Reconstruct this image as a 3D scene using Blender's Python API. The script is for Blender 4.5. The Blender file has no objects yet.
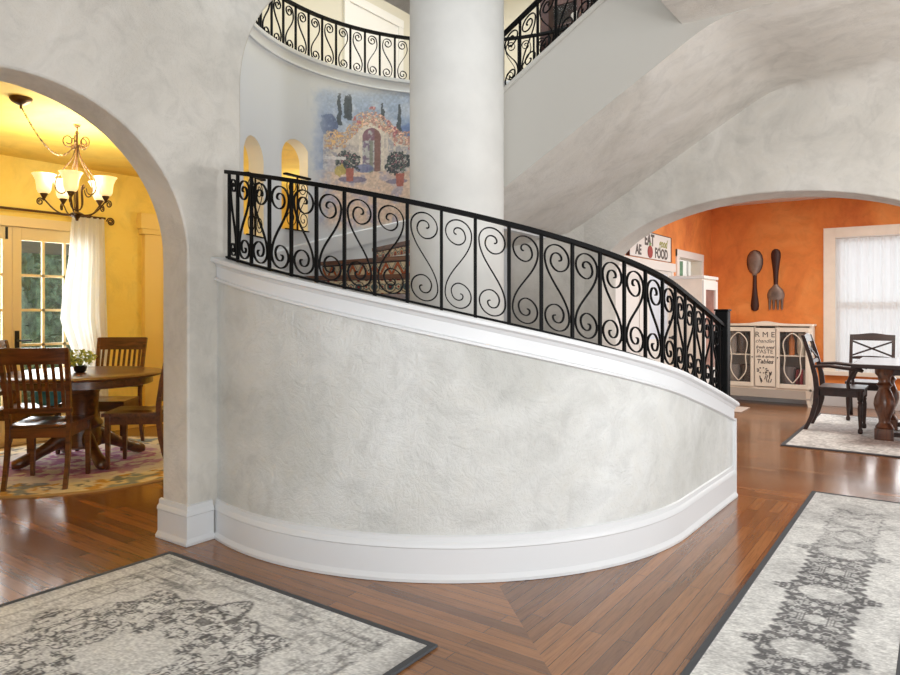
import bpy, bmesh, math, random
import numpy as np
from mathutils import Vector, Matrix
random.seed(7)
PI = math.pi
COL = bpy.context.scene.collection
EYE = 1.36
YAW = math.radians(35.5)
CY, SY = math.cos(YAW), math.sin(YAW)

def hxy(x, z):
    """metres to the right of / in front of the viewer -> house axes"""
    return (CY*x - SY*z, SY*x + CY*z)
def hdir(dx, dz):
    return math.atan2(SY*dx + CY*dz, CY*dx - SY*dz)

# ------------------------------------------------------------------ materials
def lin(c):
    return tuple(((v/255)/12.92 if v/255 <= .04045 else ((v/255+.055)/1.055)**2.4) for v in c)
def col4(c): return (*lin(c), 1)

class NT:
    def __init__(s, name):
        s.m = bpy.data.materials.new(name); s.m.use_nodes = True
        s.n = s.m.node_tree.nodes; s.l = s.m.node_tree.links
        s.b = s.n['Principled BSDF']; s.out = s.n['Material Output']
        s.co = None
    def new(s, t, **kw):
        nd = s.n.new(t)
        for k, v in kw.items(): setattr(nd, k, v)
        return nd
    def coords(s, scale=(1, 1, 1), rot=(0, 0, 0), kind='Object'):
        tc = s.new('ShaderNodeTexCoord'); mp = s.new('ShaderNodeMapping')
        mp.inputs['Scale'].default_value = scale; mp.inputs['Rotation'].default_value = rot
        s.l.new(tc.outputs[kind], mp.inputs['Vector']); return mp.outputs['Vector']
    def noise(s, vec, scale, detail=4, rough=.55, dist=0):
        nd = s.new('ShaderNodeTexNoise')
        nd.inputs['Scale'].default_value = scale; nd.inputs['Detail'].default_value = detail
        nd.inputs['Roughness'].default_value = rough; nd.inputs['Distortion'].default_value = dist
        s.l.new(vec, nd.inputs['Vector']); return nd.outputs['Fac']
    def ramp(s, fac, stops):
        nd = s.new('ShaderNodeValToRGB'); e = nd.color_ramp.elements
        while len(e) < len(stops): e.new(.5)
        for q, (p, c) in zip(e, stops): q.position = p; q.color = c
        s.l.new(fac, nd.inputs['Fac']); return nd.outputs['Color']
    def mix(s, fac, a, b, mode='MIX'):
        nd = s.new('ShaderNodeMix', data_type='RGBA', blend_type=mode)
        for sock, v in ((nd.inputs[0], fac), (nd.inputs[6], a), (nd.inputs[7], b)):
            if hasattr(v, 'node'): s.l.new(v, sock)
            else: sock.default_value = v
        return nd.outputs[2]
    def bump(s, h, strength=.3, dist=.01):
        nd = s.new('ShaderNodeBump'); nd.inputs['Strength'].default_value = strength
        nd.inputs['Distance'].default_value = dist
        s.l.new(h, nd.inputs['Height']); s.l.new(nd.outputs['Normal'], s.b.inputs['Normal'])
    def color(s, c):
        if hasattr(c, 'node'): s.l.new(c, s.b.inputs['Base Color'])
        else: s.b.inputs['Base Color'].default_value = c
    def set(s, **kw):
        for k, v in kw.items(): s.b.inputs[k.replace('_', ' ')].default_value = v

def simple(name, c, rough=.5, metal=0, bump=0, bscale=60, var=.0, coat=0):
    t = NT(name); vec = t.coords()
    if var:
        f = t.noise(vec, 6, 4)
        a = tuple(max(0, v*(1-var)) for v in c); b = tuple(min(255, v*(1+var)) for v in c)
        t.color(t.ramp(f, [(.3, col4(a)), (.7, col4(b))]))
    else: t.color(col4(c))
    t.set(Roughness=rough, Metallic=metal)
    if coat: t.b.inputs['Coat Weight'].default_value = coat; t.b.inputs['Coat Roughness'].default_value = .12
    if bump: t.bump(t.noise(vec, bscale, 4), bump, .004)
    return t.m

def plaster(name, c0, c1, c2, bump=.35, scale=1.0, rough=.75, stretch=(1, 1, 1)):
    t = NT(name); vec = t.coords(stretch)
    big = t.noise(vec, 1.1*scale, 6, .62, .6)
    mid = t.noise(vec, 4.2*scale, 7, .65, 1.2)
    a = t.ramp(big, [(.32, col4(c0)), (.5, col4(c1)), (.68, col4(c2))])
    b = t.ramp(mid, [(.35, (.86, .86, .86, 1)), (.52, (1, 1, 1, 1)), (.7, (1.0, .985, .96, 1))])
    t.color(t.mix(.8, a, b, 'MULTIPLY'))
    fine = t.noise(vec, 11*scale, 9, .72, 2.2)
    ridge = t.new('ShaderNodeMath', operation='ABSOLUTE'); sub = t.new('ShaderNodeMath', operation='SUBTRACT'); sub.inputs[1].default_value = .5
    t.l.new(t.noise(vec, 5*scale, 6, .6, 3.0), sub.inputs[0]); t.l.new(sub.outputs[0], ridge.inputs[0])
    add = t.new('ShaderNodeMath', operation='ADD'); t.l.new(fine, add.inputs[0]); t.l.new(ridge.outputs[0], add.inputs[1])
    t.set(Roughness=rough); t.bump(add.outputs[0], bump, .03)
    return t.m

def wood(name, dark, light, rough=.35, scale=1, coat=.3, axis=0):
    t = NT(name); sc = [14, 14, 14]; sc[axis] = 1.6
    vec = t.coords(tuple(v*scale for v in sc))
    f = t.noise(vec, 1.6, 6, .6, .8)
    t.color(t.ramp(f, [(.3, col4(dark)), (.62, col4(light))]))
    t.set(Roughness=rough); t.b.inputs['Coat Weight'].default_value = coat
    t.b.inputs['Coat Roughness'].default_value = .15
    return t.m

def plank_floor(name, along_x):
    t = NT(name)
    vec = t.coords(rot=(0, 0, 0) if along_x else (0, 0, PI/2))
    br = t.new('ShaderNodeTexBrick'); br.offset = .37; br.offset_frequency = 2
    t.l.new(vec, br.inputs['Vector'])
    br.inputs['Scale'].default_value = 1; br.inputs['Brick Width'].default_value = 1.15
    br.inputs['Row Height'].default_value = .068; br.inputs['Mortar Size'].default_value = .0016
    br.inputs['Mortar Smooth'].default_value = .2; br.inputs['Bias'].default_value = 0
    br.inputs['Color1'].default_value = col4((120, 80, 49)); br.inputs['Color2'].default_value = col4((166, 114, 69))
    br.inputs['Mortar'].default_value = col4((70, 44, 28))
    mp = t.new('ShaderNodeMapping'); mp.inputs['Scale'].default_value = (1.3, 24, 1)
    t.l.new(vec, mp.inputs['Vector'])
    g = t.noise(mp.outputs['Vector'], 2.2, 8, .65, 1.4)
    grain = t.ramp(g, [(.28, (.52, .46, .42, 1)), (.5, (.92, .9, .88, 1)), (.72, (1.12, 1.08, 1.04, 1))])
    c = t.mix(.85, br.outputs['Color'], grain, 'MULTIPLY')
    blot = t.noise(vec, .8, 3)
    c = t.mix(.5, c, t.ramp(blot, [(.3, (.8, .78, .78, 1)), (.7, (1.1, 1.08, 1.05, 1))]), 'MULTIPLY')
    t.color(c); t.set(Roughness=.24)
    t.b.inputs['Coat Weight'].default_value = .35; t.b.inputs['Coat Roughness'].default_value = .12
    t.bump(br.outputs['Fac'], -.12, .002)
    return t.m

def vcol(name, rough=.9, bump=0, bscale=300):
    t = NT(name); a = t.new('ShaderNodeVertexColor'); a.layer_name = 'Col'
    t.l.new(a.outputs['Color'], t.b.inputs['Base Color']); t.set(Roughness=rough)
    if bump: t.bump(t.noise(t.coords(), bscale, 3), bump, .004)
    return t.m

def glass(name, c=(235, 240, 240), alpha=.2, rough=.03):
    t = NT(name); t.color(col4(c)); t.set(Roughness=rough, Alpha=alpha)
    t.b.inputs['Specular IOR Level'].default_value = .6
    return t.m

def sheer(name, c, clear):
    t = NT(name)
    d = t.new('ShaderNodeBsdfDiffuse'); d.inputs['Color'].default_value = col4(c)
    tl = t.new('ShaderNodeBsdfTranslucent'); tl.inputs['Color'].default_value = col4(c)
    tr = t.new('ShaderNodeBsdfTransparent')
    m1 = t.new('ShaderNodeMixShader'); m1.inputs[0].default_value = .55
    t.l.new(d.outputs[0], m1.inputs[1]); t.l.new(tl.outputs[0], m1.inputs[2])
    m2 = t.new('ShaderNodeMixShader'); m2.inputs[0].default_value = clear
    t.l.new(m1.outputs[0], m2.inputs[1]); t.l.new(tr.outputs[0], m2.inputs[2])
    t.l.new(m2.outputs[0], t.out.inputs['Surface'])
    return t.m

def glow(name, c, strength, base=(250, 240, 215)):
    t = NT(name); t.color(col4(base)); t.b.inputs['Emission Color'].default_value = col4(c)
    t.b.inputs['Emission Strength'].default_value = strength; t.set(Roughness=.4)
    return t.m

M = {}
M['plaster'] = plaster('grey_plaster', (187, 183, 175), (205, 201, 193), (216, 213, 207), .3)
M['plaster_knee'] = plaster('curved_wall_plaster', (192, 193, 189), (208, 209, 206), (221, 223, 222), .5, 1.0)
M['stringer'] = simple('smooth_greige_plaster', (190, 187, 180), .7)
M['smooth'] = simple('smooth_white_plaster', (218, 217, 213), .7, 0, .1, 9, .015)
M['tower'] = simple('tower_white_plaster', (214, 216, 218), .7)
M['trim'] = simple('white_trim_paint', (214, 216, 218), .4)
M['yellow'] = plaster('yellow_plaster', (240, 202, 86), (246, 214, 104), (248, 222, 124), .15, .6)
M['pale_yellow'] = simple('pale_yellow_paint', (238, 204, 112), .5)
M['niche'] = simple('niche_cream_plaster', (232, 222, 198), .7)
M['cream'] = simple('cream_door_paint', (238, 214, 160), .4)
M['orange'] = plaster('orange_plaster', (204, 108, 50), (230, 138, 66), (240, 158, 86), .15, .9)
M['iron'] = simple('black_wrought_iron', (7, 7, 8), .6, .0, .1, 80); M['iron'].node_tree.nodes['Principled BSDF'].inputs['Specular IOR Level'].default_value = .14
M['floor_x'] = plank_floor('oak_planks_lengthwise', True)
M['floor_y'] = plank_floor('oak_planks_crosswise', False)
M['wood'] = wood('brown_dining_wood', (48, 25, 14), (108, 61, 34), .3, 1, .5)
M['wood_dark'] = wood('dark_dining_wood', (24, 14, 11), (52, 29, 22), .5, 1, .05)
M['wood_turned'] = wood('walnut_turned_wood', (58, 32, 20), (112, 70, 44), .32, 1, .4, 2)
M['bronze'] = simple('aged_bronze', (92, 66, 40), .4, .7)
M['shade'] = glow('frosted_shade_glass', (255, 222, 150), .75)
M['bulb'] = glow('lamp_bulb', (255, 240, 205), 5)
M['white'] = simple('white_paint', (228, 226, 222), .4)
M['cream_furn'] = simple('antique_cream_paint', (238, 228, 214), .45, 0, .05, 30, .02)
M['ink'] = simple('grey_lettering', (84, 78, 74), .6)
M['glass'] = glass('window_glass', (235, 242, 245), .04, .0)
M['cab_glass'] = glass('cabinet_glass', (150, 152, 152), .04)
M['sheer'] = sheer('sheer_white_voile', (246, 248, 250), .2)
M['sheer_soft'] = sheer('soft_white_voile', (236, 236, 232), .1)
M['leaf'] = simple('garden_leaves', (146, 178, 124), .6, var=.3)
M['leaf_dark'] = simple('dark_garden_leaves', (116, 146, 120), .6, var=.3)
M['leaf_lime'] = simple('lime_leaves', (176, 184, 84), .5, var=.25)
M['bark'] = simple('bark', (90, 78, 66), .9)
M['grass'] = simple('lawn', (112, 128, 84), .95, var=.15)
M['teal'] = simple('teal_fabric', (78, 158, 180), .85, 0, .2, 200)
M['black'] = simple('black_ceramic', (22, 22, 24), .3)
M['binding'] = simple('charcoal_rug_binding', (74, 76, 80), .9, 0, .3, 300)
M['rug'] = vcol('woven_rug', .95, .5, 260)
M['paint'] = vcol('painted_surface', .65)
M['tile'] = vcol('glazed_tile', .25)
M['tread'] = wood('stair_tread_wood', (70, 40, 24), (120, 76, 48), .3)
M['pewter'] = simple('weathered_pewter', (128, 112, 104), .45, .5, .3, 60, .2)
M['dark_red'] = simple('dark_red_brown', (58, 22, 16), .5, 0, 0, 0, .1)
M['gold'] = simple('gold_frame', (176, 132, 50), .35, .8)
M['upstairs'] = simple('upstairs_beige_plaster', (214, 209, 194), .8)
M['sky_pane'] = simple('sky_tinted_pane', (214, 224, 238), .3)  # flat pale blue stands in for bright sky behind the door glass
M['terracotta'] = simple('terracotta', (170, 92, 66), .7)

# ------------------------------------------------------------------ mesh helpers
def finish(me, smooth):
    if smooth:
        me.polygons.foreach_set('use_smooth', [True]*len(me.polygons))
        me.set_sharp_from_angle(angle=math.radians(smooth if smooth is not True else 40))
    me.update()

def link(name, me, mat=None, parent=None, kind=None, bevel=0):
    o = bpy.data.objects.new(name, me); COL.objects.link(o)
    for m in (mat if isinstance(mat, (list, tuple)) else [mat]):
        if m: me.materials.append(m)
    if parent: o.parent = parent
    if kind: o['kind'] = kind
    if bevel:
        b = o.modifiers.new('bevel', 'BEVEL'); b.width = bevel; b.segments = 2
        b.limit_method = 'ANGLE'; b.angle_limit = math.radians(40); b.harden_normals = False
    return o

class MB:
    def __init__(s): s.v = []; s.f = []; s.mi = []
    def add(s, vs, fs, mi=0):
        k = len(s.v); s.v += [tuple(v) for v in vs]
        s.f += [tuple(i+k for i in f) for f in fs]; s.mi += [mi]*len(fs); return s
    def box(s, c, d, rz=0, mi=0, M4=None):
        x, y, z = d[0]/2, d[1]/2, d[2]/2; ca, sa = math.cos(rz), math.sin(rz); vs = []
        for a, b, e in ((-x,-y,-z),(x,-y,-z),(x,y,-z),(-x,y,-z),(-x,-y,z),(x,-y,z),(x,y,z),(-x,y,z)):
            p = Vector((a*ca-b*sa, a*sa+b*ca, e))
            if M4: p = M4 @ p
            vs.append(p+Vector(c))
        return s.add(vs, [(3,2,1,0),(4,5,6,7),(0,1,5,4),(1,2,6,5),(2,3,7,6),(3,0,4,7)], mi)
    def bb(s, a, b, mi=0):
        return s.box([(p+q)/2 for p, q in zip(a, b)], [abs(q-p) for p, q in zip(a, b)], 0, mi)
    def lathe(s, prof, c=(0, 0, 0), n=24, caps=True, mi=0, a0=0, a1=2*PI):
        full = abs(a1-a0-2*PI) < 1e-6; m = n if full else n+1; vs = []
        for r, z in prof:
            for i in range(m):
                a = a0+(a1-a0)*i/n; vs.append((c[0]+r*math.cos(a), c[1]+r*math.sin(a), c[2]+z))
        fs = []
        for j in range(len(prof)-1):
            for i in range(n):
                k = (i+1) % m; fs.append((j*m+i, j*m+k, (j+1)*m+k, (j+1)*m+i))
        if caps and full:
            fs.append(tuple(range(m-1, -1, -1))); fs.append(tuple((len(prof)-1)*m+i for i in range(m)))
        return s.add(vs, fs, mi)
    def rings(s, rings, closed=False, cap=True, mi=0):
        m = len(rings[0]); vs = [p for r in rings for p in r]; fs = []
        n = len(rings)
        for j in range(n if closed else n-1):
            k = (j+1) % n
            for i in range(m):
                q = (i+1) % m; fs.append((j*m+i, j*m+q, k*m+q, k*m+i))
        if cap and not closed:
            fs.append(tuple(range(m-1, -1, -1))); fs.append(tuple((n-1)*m+i for i in range(m)))
        return s.add(vs, fs, mi)
    def tube(s, pts, r, n=8, closed=False, mi=0, flat=1.0):
        pts = [Vector(p) for p in pts]; N = len(pts); rs = r if isinstance(r, (list, tuple)) else [r]*N
        tan = []
        for i in range(N):
            a = pts[i-1] if (i or closed) else pts[0]; b = pts[(i+1) % N] if (i < N-1 or closed) else pts[-1]
            t = (b-a); tan.append(t.normalized() if t.length > 1e-9 else Vector((0, 0, 1)))
        up = Vector((0, 0, 1)) if abs(tan[0].z) < .9 else Vector((1, 0, 0))
        u = tan[0].cross(up).normalized(); rg = []
        for i in range(N):
            u = (u - tan[i]*u.dot(tan[i])); u.normalize(); w = tan[i].cross(u)
            rg.append([pts[i]+(u*math.cos(2*PI*k/n)+w*math.sin(2*PI*k/n)*flat)*rs[i] for k in range(n)])
        return s.rings(rg, closed, True, mi)
    def build(s, name, mat, parent=None, smooth=False, kind=None, bevel=0):
        me = bpy.data.meshes.new(name); me.from_pydata([tuple(v) for v in s.v], [], s.f)
        if any(s.mi): me.polygons.foreach_set('material_index', s.mi)
        bm = bmesh.new(); bm.from_mesh(me); bmesh.ops.recalc_face_normals(bm, faces=bm.faces); bm.to_mesh(me); bm.free()
        finish(me, smooth)
        return link(name, me, mat, parent, kind, bevel)

def empty(name, loc, label, cat, rz=0, group=None):
    o = bpy.data.objects.new(name, None); COL.objects.link(o); o.location = loc; o.rotation_euler = (0, 0, rz)
    o['label'] = label; o['category'] = cat
    if group: o['group'] = group
    o.empty_display_size = .1
    return o
def tag(o, label, cat, group=None, kind=None):
    o['label'] = label; o['category'] = cat
    if group: o['group'] = group
    if kind: o['kind'] = kind
    return o
def copy_tree(o, parent=None):
    c = o.copy(); COL.objects.link(c)
    if parent: c.parent = parent
    for ch in list(o.children): copy_tree(ch, c)
    return c

def plate(name, outer, holes, fn, thick, mats, parent=None, kind='structure', smooth=30, bevel=0):
    """flat slab: outer outline and holes in 2D, fn(a,b,t) -> 3D; mats = front, back, edge"""
    bm = bmesh.new(); loops = []
    for lp in [outer]+holes:
        vs = [bm.verts.new((p[0], p[1], 0)) for p in lp]; loops.append(len(vs))
        for i in range(len(vs)): bm.edges.new((vs[i], vs[(i+1) % len(vs)]))
    bmesh.ops.triangle_fill(bm, edges=bm.edges[:], use_beauty=True)
    for f in bm.faces:
        if f.normal.z < 0: f.normal_flip()
    bm.verts.index_update()
    V = [v.co.copy() for v in bm.verts]; F = [[v.index for v in f.verts] for f in bm.faces]
    bm.free(); n = len(V); out = MB()
    vs = [fn(v.x, v.y, 0) for v in V]+[fn(v.x, v.y, thick) for v in V]
    out.v = [tuple(p) for p in vs]
    for f in F: out.f.append(tuple(f)); out.mi.append(0)
    for f in F: out.f.append(tuple(i+n for i in reversed(f))); out.mi.append(1)
    k = 0
    for L in loops:
        for i in range(L):
            a, b = k+i, k+(i+1) % L
            out.f.append((a, b, b+n, a+n)); out.mi.append(2)
        k += L
    return out.build(name, mats, parent, smooth, kind, bevel)

def arch_pts(c, hw, z0, rise, base, n=40):
    """outline of an arched opening, counter-clockwise"""
    pts = [(c+hw, base)]
    for i in range(n+1):
        a = PI*i/n; pts.append((c+hw*math.cos(a), z0+rise*math.sin(a)))
    pts.append((c-hw, base)); return pts

def sweep(path, prof, name, mat, zf=None, closed_ends=True, parent=None, kind='structure', smooth=35, side=1):
    """profile [(offset, z)] swept along a 2D polyline with mitred corners"""
    P = [Vector(p) for p in path]; N = len(P); rg = []
    for i in range(N):
        d0 = (P[i]-P[i-1]).normalized() if i else (P[1]-P[0]).normalized()
        d1 = (P[i+1]-P[i]).normalized() if i < N-1 else d0
        n0 = Vector((d0.y, -d0.x))*side; n1 = Vector((d1.y, -d1.x))*side
        m = (n0+n1); m = m/(1+n0.dot(n1)) if (1+n0.dot(n1)) > .05 else n0
        z = zf(i) if zf else 0
        rg.append([(P[i].x+m.x*o, P[i].y+m.y*o, z+h) for o, h in prof])
    return MB().rings(rg).build(name, mat, parent, smooth, kind)

def paint_grid(name, nu, nv, fn, colors, mat, parent=None, thick=None):
    """grid nu x nv; fn(u,v)->xyz with arrays; colors(u,v)->rgb 0-255 arrays"""
    U, V = np.meshgrid(np.linspace(0, 1, nu), np.linspace(0, 1, nv))
    P = np.stack(fn(U, V), -1).reshape(-1, 3)
    idx = np.arange(nu*nv).reshape(nv, nu)
    F = np.stack([idx[:-1, :-1], idx[:-1, 1:], idx[1:, 1:], idx[1:, :-1]], -1).reshape(-1, 4)
    me = bpy.data.meshes.new(name); me.from_pydata(P.tolist(), [], F.tolist())
    C = np.clip(np.stack(colors(U, V), -1), 0, 255).reshape(-1, 3)/255
    L = np.where(C <= .04045, C/12.92, ((C+.055)/1.055)**2.4)
    at = me.color_attributes.new('Col', 'FLOAT_COLOR', 'POINT')
    at.data.foreach_set('color', np.concatenate([L, np.ones((len(L), 1))], 1).astype(np.float32).ravel())
    me.polygons.foreach_set('use_smooth', [True]*len(me.polygons)); me.update()
    return link(name, me, mat, parent)

_rng = np.random.default_rng(3)
_tab = _rng.random((256, 256))
def vnoise(x, y):
    x = np.asarray(x, float); y = np.asarray(y, float)
    xi = np.floor(x).astype(int); yi = np.floor(y).astype(int); fx = x-xi; fy = y-yi
    fx = fx*fx*(3-2*fx); fy = fy*fy*(3-2*fy)
    g = lambda a, b: _tab[a % 256, b % 256]
    return (g(xi, yi)*(1-fx)+g(xi+1, yi)*fx)*(1-fy)+(g(xi, yi+1)*(1-fx)+g(xi+1, yi+1)*fx)*fy
def fbm(x, y, o=4):
    s = 0; a = .5; t = 0
    for i in range(o):
        s = s+a*vnoise(x*2**i+17*i, y*2**i+31*i); t += a; a *= .55
    return s/t
def sstep(a, b, x):
    t = np.clip((x-a)/(b-a), 0, 1); return t*t*(3-2*t)

def text_mesh(txt, size, bold=0, shear=0, align='CENTER'):
    cu = bpy.data.curves.new('lettering', 'FONT'); cu.body = txt; cu.size = size; cu.align_x = align
    cu.extrude = .0012; cu.offset = bold; cu.shear = shear; cu.resolution_u = 3
    o = bpy.data.objects.new('lettering', cu); COL.objects.link(o)
    bpy.context.view_layer.update()
    me = bpy.data.meshes.new_from_object(o.evaluated_get(bpy.context.evaluated_depsgraph_get()))
    bpy.data.objects.remove(o); bpy.data.curves.remove(cu)
    return me
def letters(mb, txt, size, x, z, place, bold=0, shear=0, mi=0):
    me = text_mesh(txt, size, bold, shear)
    mb.add([place(v.co.x+x, v.co.y+z, v.co.z) for v in me.vertices], [tuple(p.vertices) for p in me.polygons], mi)
    bpy.data.meshes.remove(me)

# ------------------------------------------------------------------ main dimensions (house axes, metres)
XL = -3.553          # face of the wall with the dining-nook arch
XLB = -3.81
YR = 6.22            # face of the wall with the wide arch
YRB = 6.62
CEIL = 3.2
SC = Vector((-3.033, 4.25))     # centre of the stair curve
RK = 1.76                       # outer radius of the curved knee wall
TC = Vector((-2.964, 4.36)); RT = 1.72   # stair tower
CC = Vector((-2.99, 4.28)); RC = .355    # column
CAPZ = 3.655
XO = -2.92           # kitchen-side wall of the orange room
YO = 11.1            # far wall of the orange room
XY = -7.6            # far wall of the yellow room

# ------------------------------------------------------------------ floor
def flr():
    B = [(-3.55, 5.35), (-3.55, 4.68), (4.0, -2.87), (4.0, 5.35)]
    A = [(-7.8, -3), (4.0, -3), (4.0, -2.87), (-3.55, 4.68), (-3.55, 5.35), (4.0, 5.35), (4.0, 13), (-7.8, 13)]
    bm = bmesh.new()
    for i, pl in enumerate((A, B)):
        vs = [bm.verts.new((x, y, 0)) for x, y in pl]
        es = [bm.edges.new((vs[k], vs[(k+1) % len(vs)])) for k in range(len(vs))]
        r = bmesh.ops.triangle_fill(bm, edges=es, use_beauty=True)
        for f in [g for g in r['geom'] if isinstance(g, bmesh.types.BMFace)]:
            f.material_index = i
            if f.normal.z < 0: f.normal_flip()
    me = bpy.data.meshes.new('floor'); bm.to_mesh(me); bm.free()
    o = link('floor', me, [M['floor_x'], M['floor_y']], None, 'structure'); return o
flr()

# ------------------------------------------------------------------ walls with arches
Ppl = M['plaster']
# dining-nook wall: front face looks +X
stair_arch = [(2.74+1.7*(1-math.cos(t)), 2.75+1.2*math.sin(t)) for t in np.linspace(0, PI/2, 36)]
plate('wall_left', [(-3, 0), (.63, 0)]+arch_pts(1.5, .87, 1.665, .83, 0)[::-1][1:]+[(2.74, 0)]+stair_arch+[(4.9, 3.95), (4.9, 5.9), (-3, 5.9)], [],
      lambda a, b, t: (XL-t, a, b), XL-XLB, [Ppl, M['yellow'], Ppl], smooth=30, bevel=.012)
# wide-arch wall: front looks -Y
def P2(a, b, t): return (-a, YR+t, b)   # a runs leftwards so that the front faces the hall
plate('wall_right', [(-4, 0), (-.27, 0)]+[(-p[0], p[1]) for p in arch_pts(-1.2, 1.47, 1.67, .67, 0, 56)][1:]+[(2.9, 0), (2.9, CEIL), (-4, CEIL)], [],
      P2, YRB-YR, [Ppl, M['orange'], Ppl], smooth=30, bevel=.012)

# stair tower wall with two arched niches
def tower():
    a0, a1 = math.radians(86), math.radians(243); n = 120; zb, zt = 0, CAPZ-.03; th = .13
    rg = []
    for i in range(n+1):
        a = a0+(a1-a0)*i/n; c, s = math.cos(a), math.sin(a)
        q = RT+.145*max(0, (108-math.degrees(a))/22)**1.5
        rg.append([(TC.x+c*q, TC.y+s*q, zb), (TC.x+c*(q+th), TC.y+s*(q+th), zb),
                   (TC.x+c*(q+th), TC.y+s*(q+th), zt), (TC.x+c*q, TC.y+s*q, zt)])
    o = MB().rings(rg).build('wall_tower', [M['tower'], M['pale_yellow']], None, 40, 'structure')
    for az, zb_, zs_ in ((-153.2, 1.95, 2.57), (-174.4, 2.065, 2.69)):
        a = math.radians(az); c, s = math.cos(a), math.sin(a)
        pts = arch_pts(0, .185, zs_, .185, zb_, 24); w = MB()
        for r in (RT-.25, RT+.4):
            pass
        rgs = [[(TC.x+c*r-s*p[0], TC.y+s*r+c*p[0], p[1]) for p in pts] for r in (RT-.25, RT+.45)]
        q = w.rings(rgs).build('niche_cutter', M['pale_yellow'])
        b = o.modifiers.new('niche', 'BOOLEAN'); b.operation = 'DIFFERENCE'; b.object = q; b.solver = 'EXACT'
        bpy.context.view_layer.update()
        me = bpy.data.meshes.new_from_object(o.evaluated_get(bpy.context.evaluated_depsgraph_get()))
        o.modifiers.clear(); old = o.data; o.data = me; bpy.data.meshes.remove(old)
        bpy.data.objects.remove(q)
    me = o.data
    me.materials.clear(); me.materials.append(M['tower']); me.materials.append(M['niche']); me.materials.append(M['plaster'])
    for p in me.polygons:
        d = math.hypot(p.center.x-TC.x, p.center.y-TC.y)
        rad = abs((p.normal.x*(p.center.x-TC.x)+p.normal.y*(p.center.y-TC.y))/max(d, 1e-6))
        p.material_index = 0 if (d < RT+.02 and rad > .7) or abs(p.center.z-zt) < .01 or p.center.x > -4.2 else 1
    for p in me.polygons:
        if p.center.x > -3.55 and p.center.y > 5: p.material_index = 2
    finish(me, 40)
tower()

# column
MB().lathe([(RC, 0), (RC, 6.0)], (CC.x, CC.y, 0), 96).build('column', M['smooth'], None, 40, 'structure')

# ------------------------------------------------------------------ curved stair wall
AZ0 = -107.2
def kpath(r):
    pts = []; n = 72
    for i in range(n+1):
        a = math.radians(AZ0*(1-i/n)); pts.append((SC.x+r*math.cos(a), SC.y+r*math.sin(a)))
    x0 = SC.x+r; m = 22
    for i in range(1, m+1):
        t = i/m; pts.append((x0+.03*t, SC.y+1.05*t))
    return pts
KP = kpath(RK); KN = len(KP)
KS = [0.0]
for i in range(1, KN): KS.append(KS[-1]+math.dist(KP[i], KP[i-1]))
KL = KS[-1]
def az2s(az): return math.radians(az-AZ0)*RK
_xs = [az2s(a) for a in (-107, -100, -78, -57.6, -41, -20.3, -1.4)]+[KL-.5, KL]
_zs = [1.678, 1.640, 1.50, 1.365, 1.265, 1.117, .964, .838, .686]
_pf = np.polyfit(_xs, _zs, 4)
def capz(s): return float(np.polyval(_pf, s))
def kpos(s):
    s = min(max(s, 0), KL)
    if s <= math.radians(-AZ0)*RK:
        a = math.radians(AZ0)+s/RK; return Vector((SC.x+RK*math.cos(a), SC.y+RK*math.sin(a))), Vector((math.cos(a), math.sin(a)))
    t = (s-math.radians(-AZ0)*RK)/1.05
    return Vector((SC.x+RK+.03*t, SC.y+1.05*t)), Vector((1, -.03)).normalized()
KTH = .15
def loft_k(name, prof, mat, s0=0, s1=None, n=110, zf=None, smooth=35, kind='structure', parent=None):
    s1 = KL if s1 is None else s1; rg = []
    for i in range(n+1):
        s = s0+(s1-s0)*i/n; p, nn = kpos(s); z = (zf or capz)(s)
        rg.append([(p.x+nn.x*o, p.y+nn.y*o, (z+h) if h is not None else 0) for o, h in prof])
    return MB().rings(rg).build(name, mat, parent, smooth, kind)
loft_k('wall_stair', [(0, None), (-KTH, None), (-KTH, -.03), (0, -.03)], M['plaster_knee'])
# cap: overhanging nosing, cove, fascia and bead
cap_prof = [(-KTH-.03, 0), (.04, 0), (.046, -.008), (.046, -.024), (.034, -.032), (.022, -.034), (.014, -.05), (.009, -.054),
            (.009, -.118), (.012, -.119), (.024, -.124), (.024, -.136), (.008, -.142), (0.0, -.143), (-.004, -.05), (-KTH+.004, -.05), (-KTH-.014, -.05), (-KTH-.03, -.02)]
loft_k('trim_1', cap_prof, M['trim'], .012)
bb = [(0, .002), (.034, .002), (.036, .018), (.026, .032), (.02, .04), (.02, .165), (.026, .172), (.022, .19), (.012, .2), (.01, .225), (0, .232)]
loft_k('baseboard_stair', [(-.004, .002)]+bb[1:-1]+[(-.004, .232)], M['trim'], 0, zf=lambda s: 0)
# end of the knee wall: a flat pilaster board
pe, ne = kpos(KL)
MB().bb((pe.x-KTH-.02, pe.y-.004, 0), (pe.x+.022, pe.y+.022, capz(KL)-.12)).build('trim_2', M['trim'], None, False, 'structure', .004)
# baseboard round the pier
sweep([(XLB-.02, 2.37), (XL, 2.37), (XL, SC.y-1.72)], [(-.004, .002)]+bb[1:-1]+[(-.004, .232)], 'baseboard_left', M['trim'], side=1)

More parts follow.
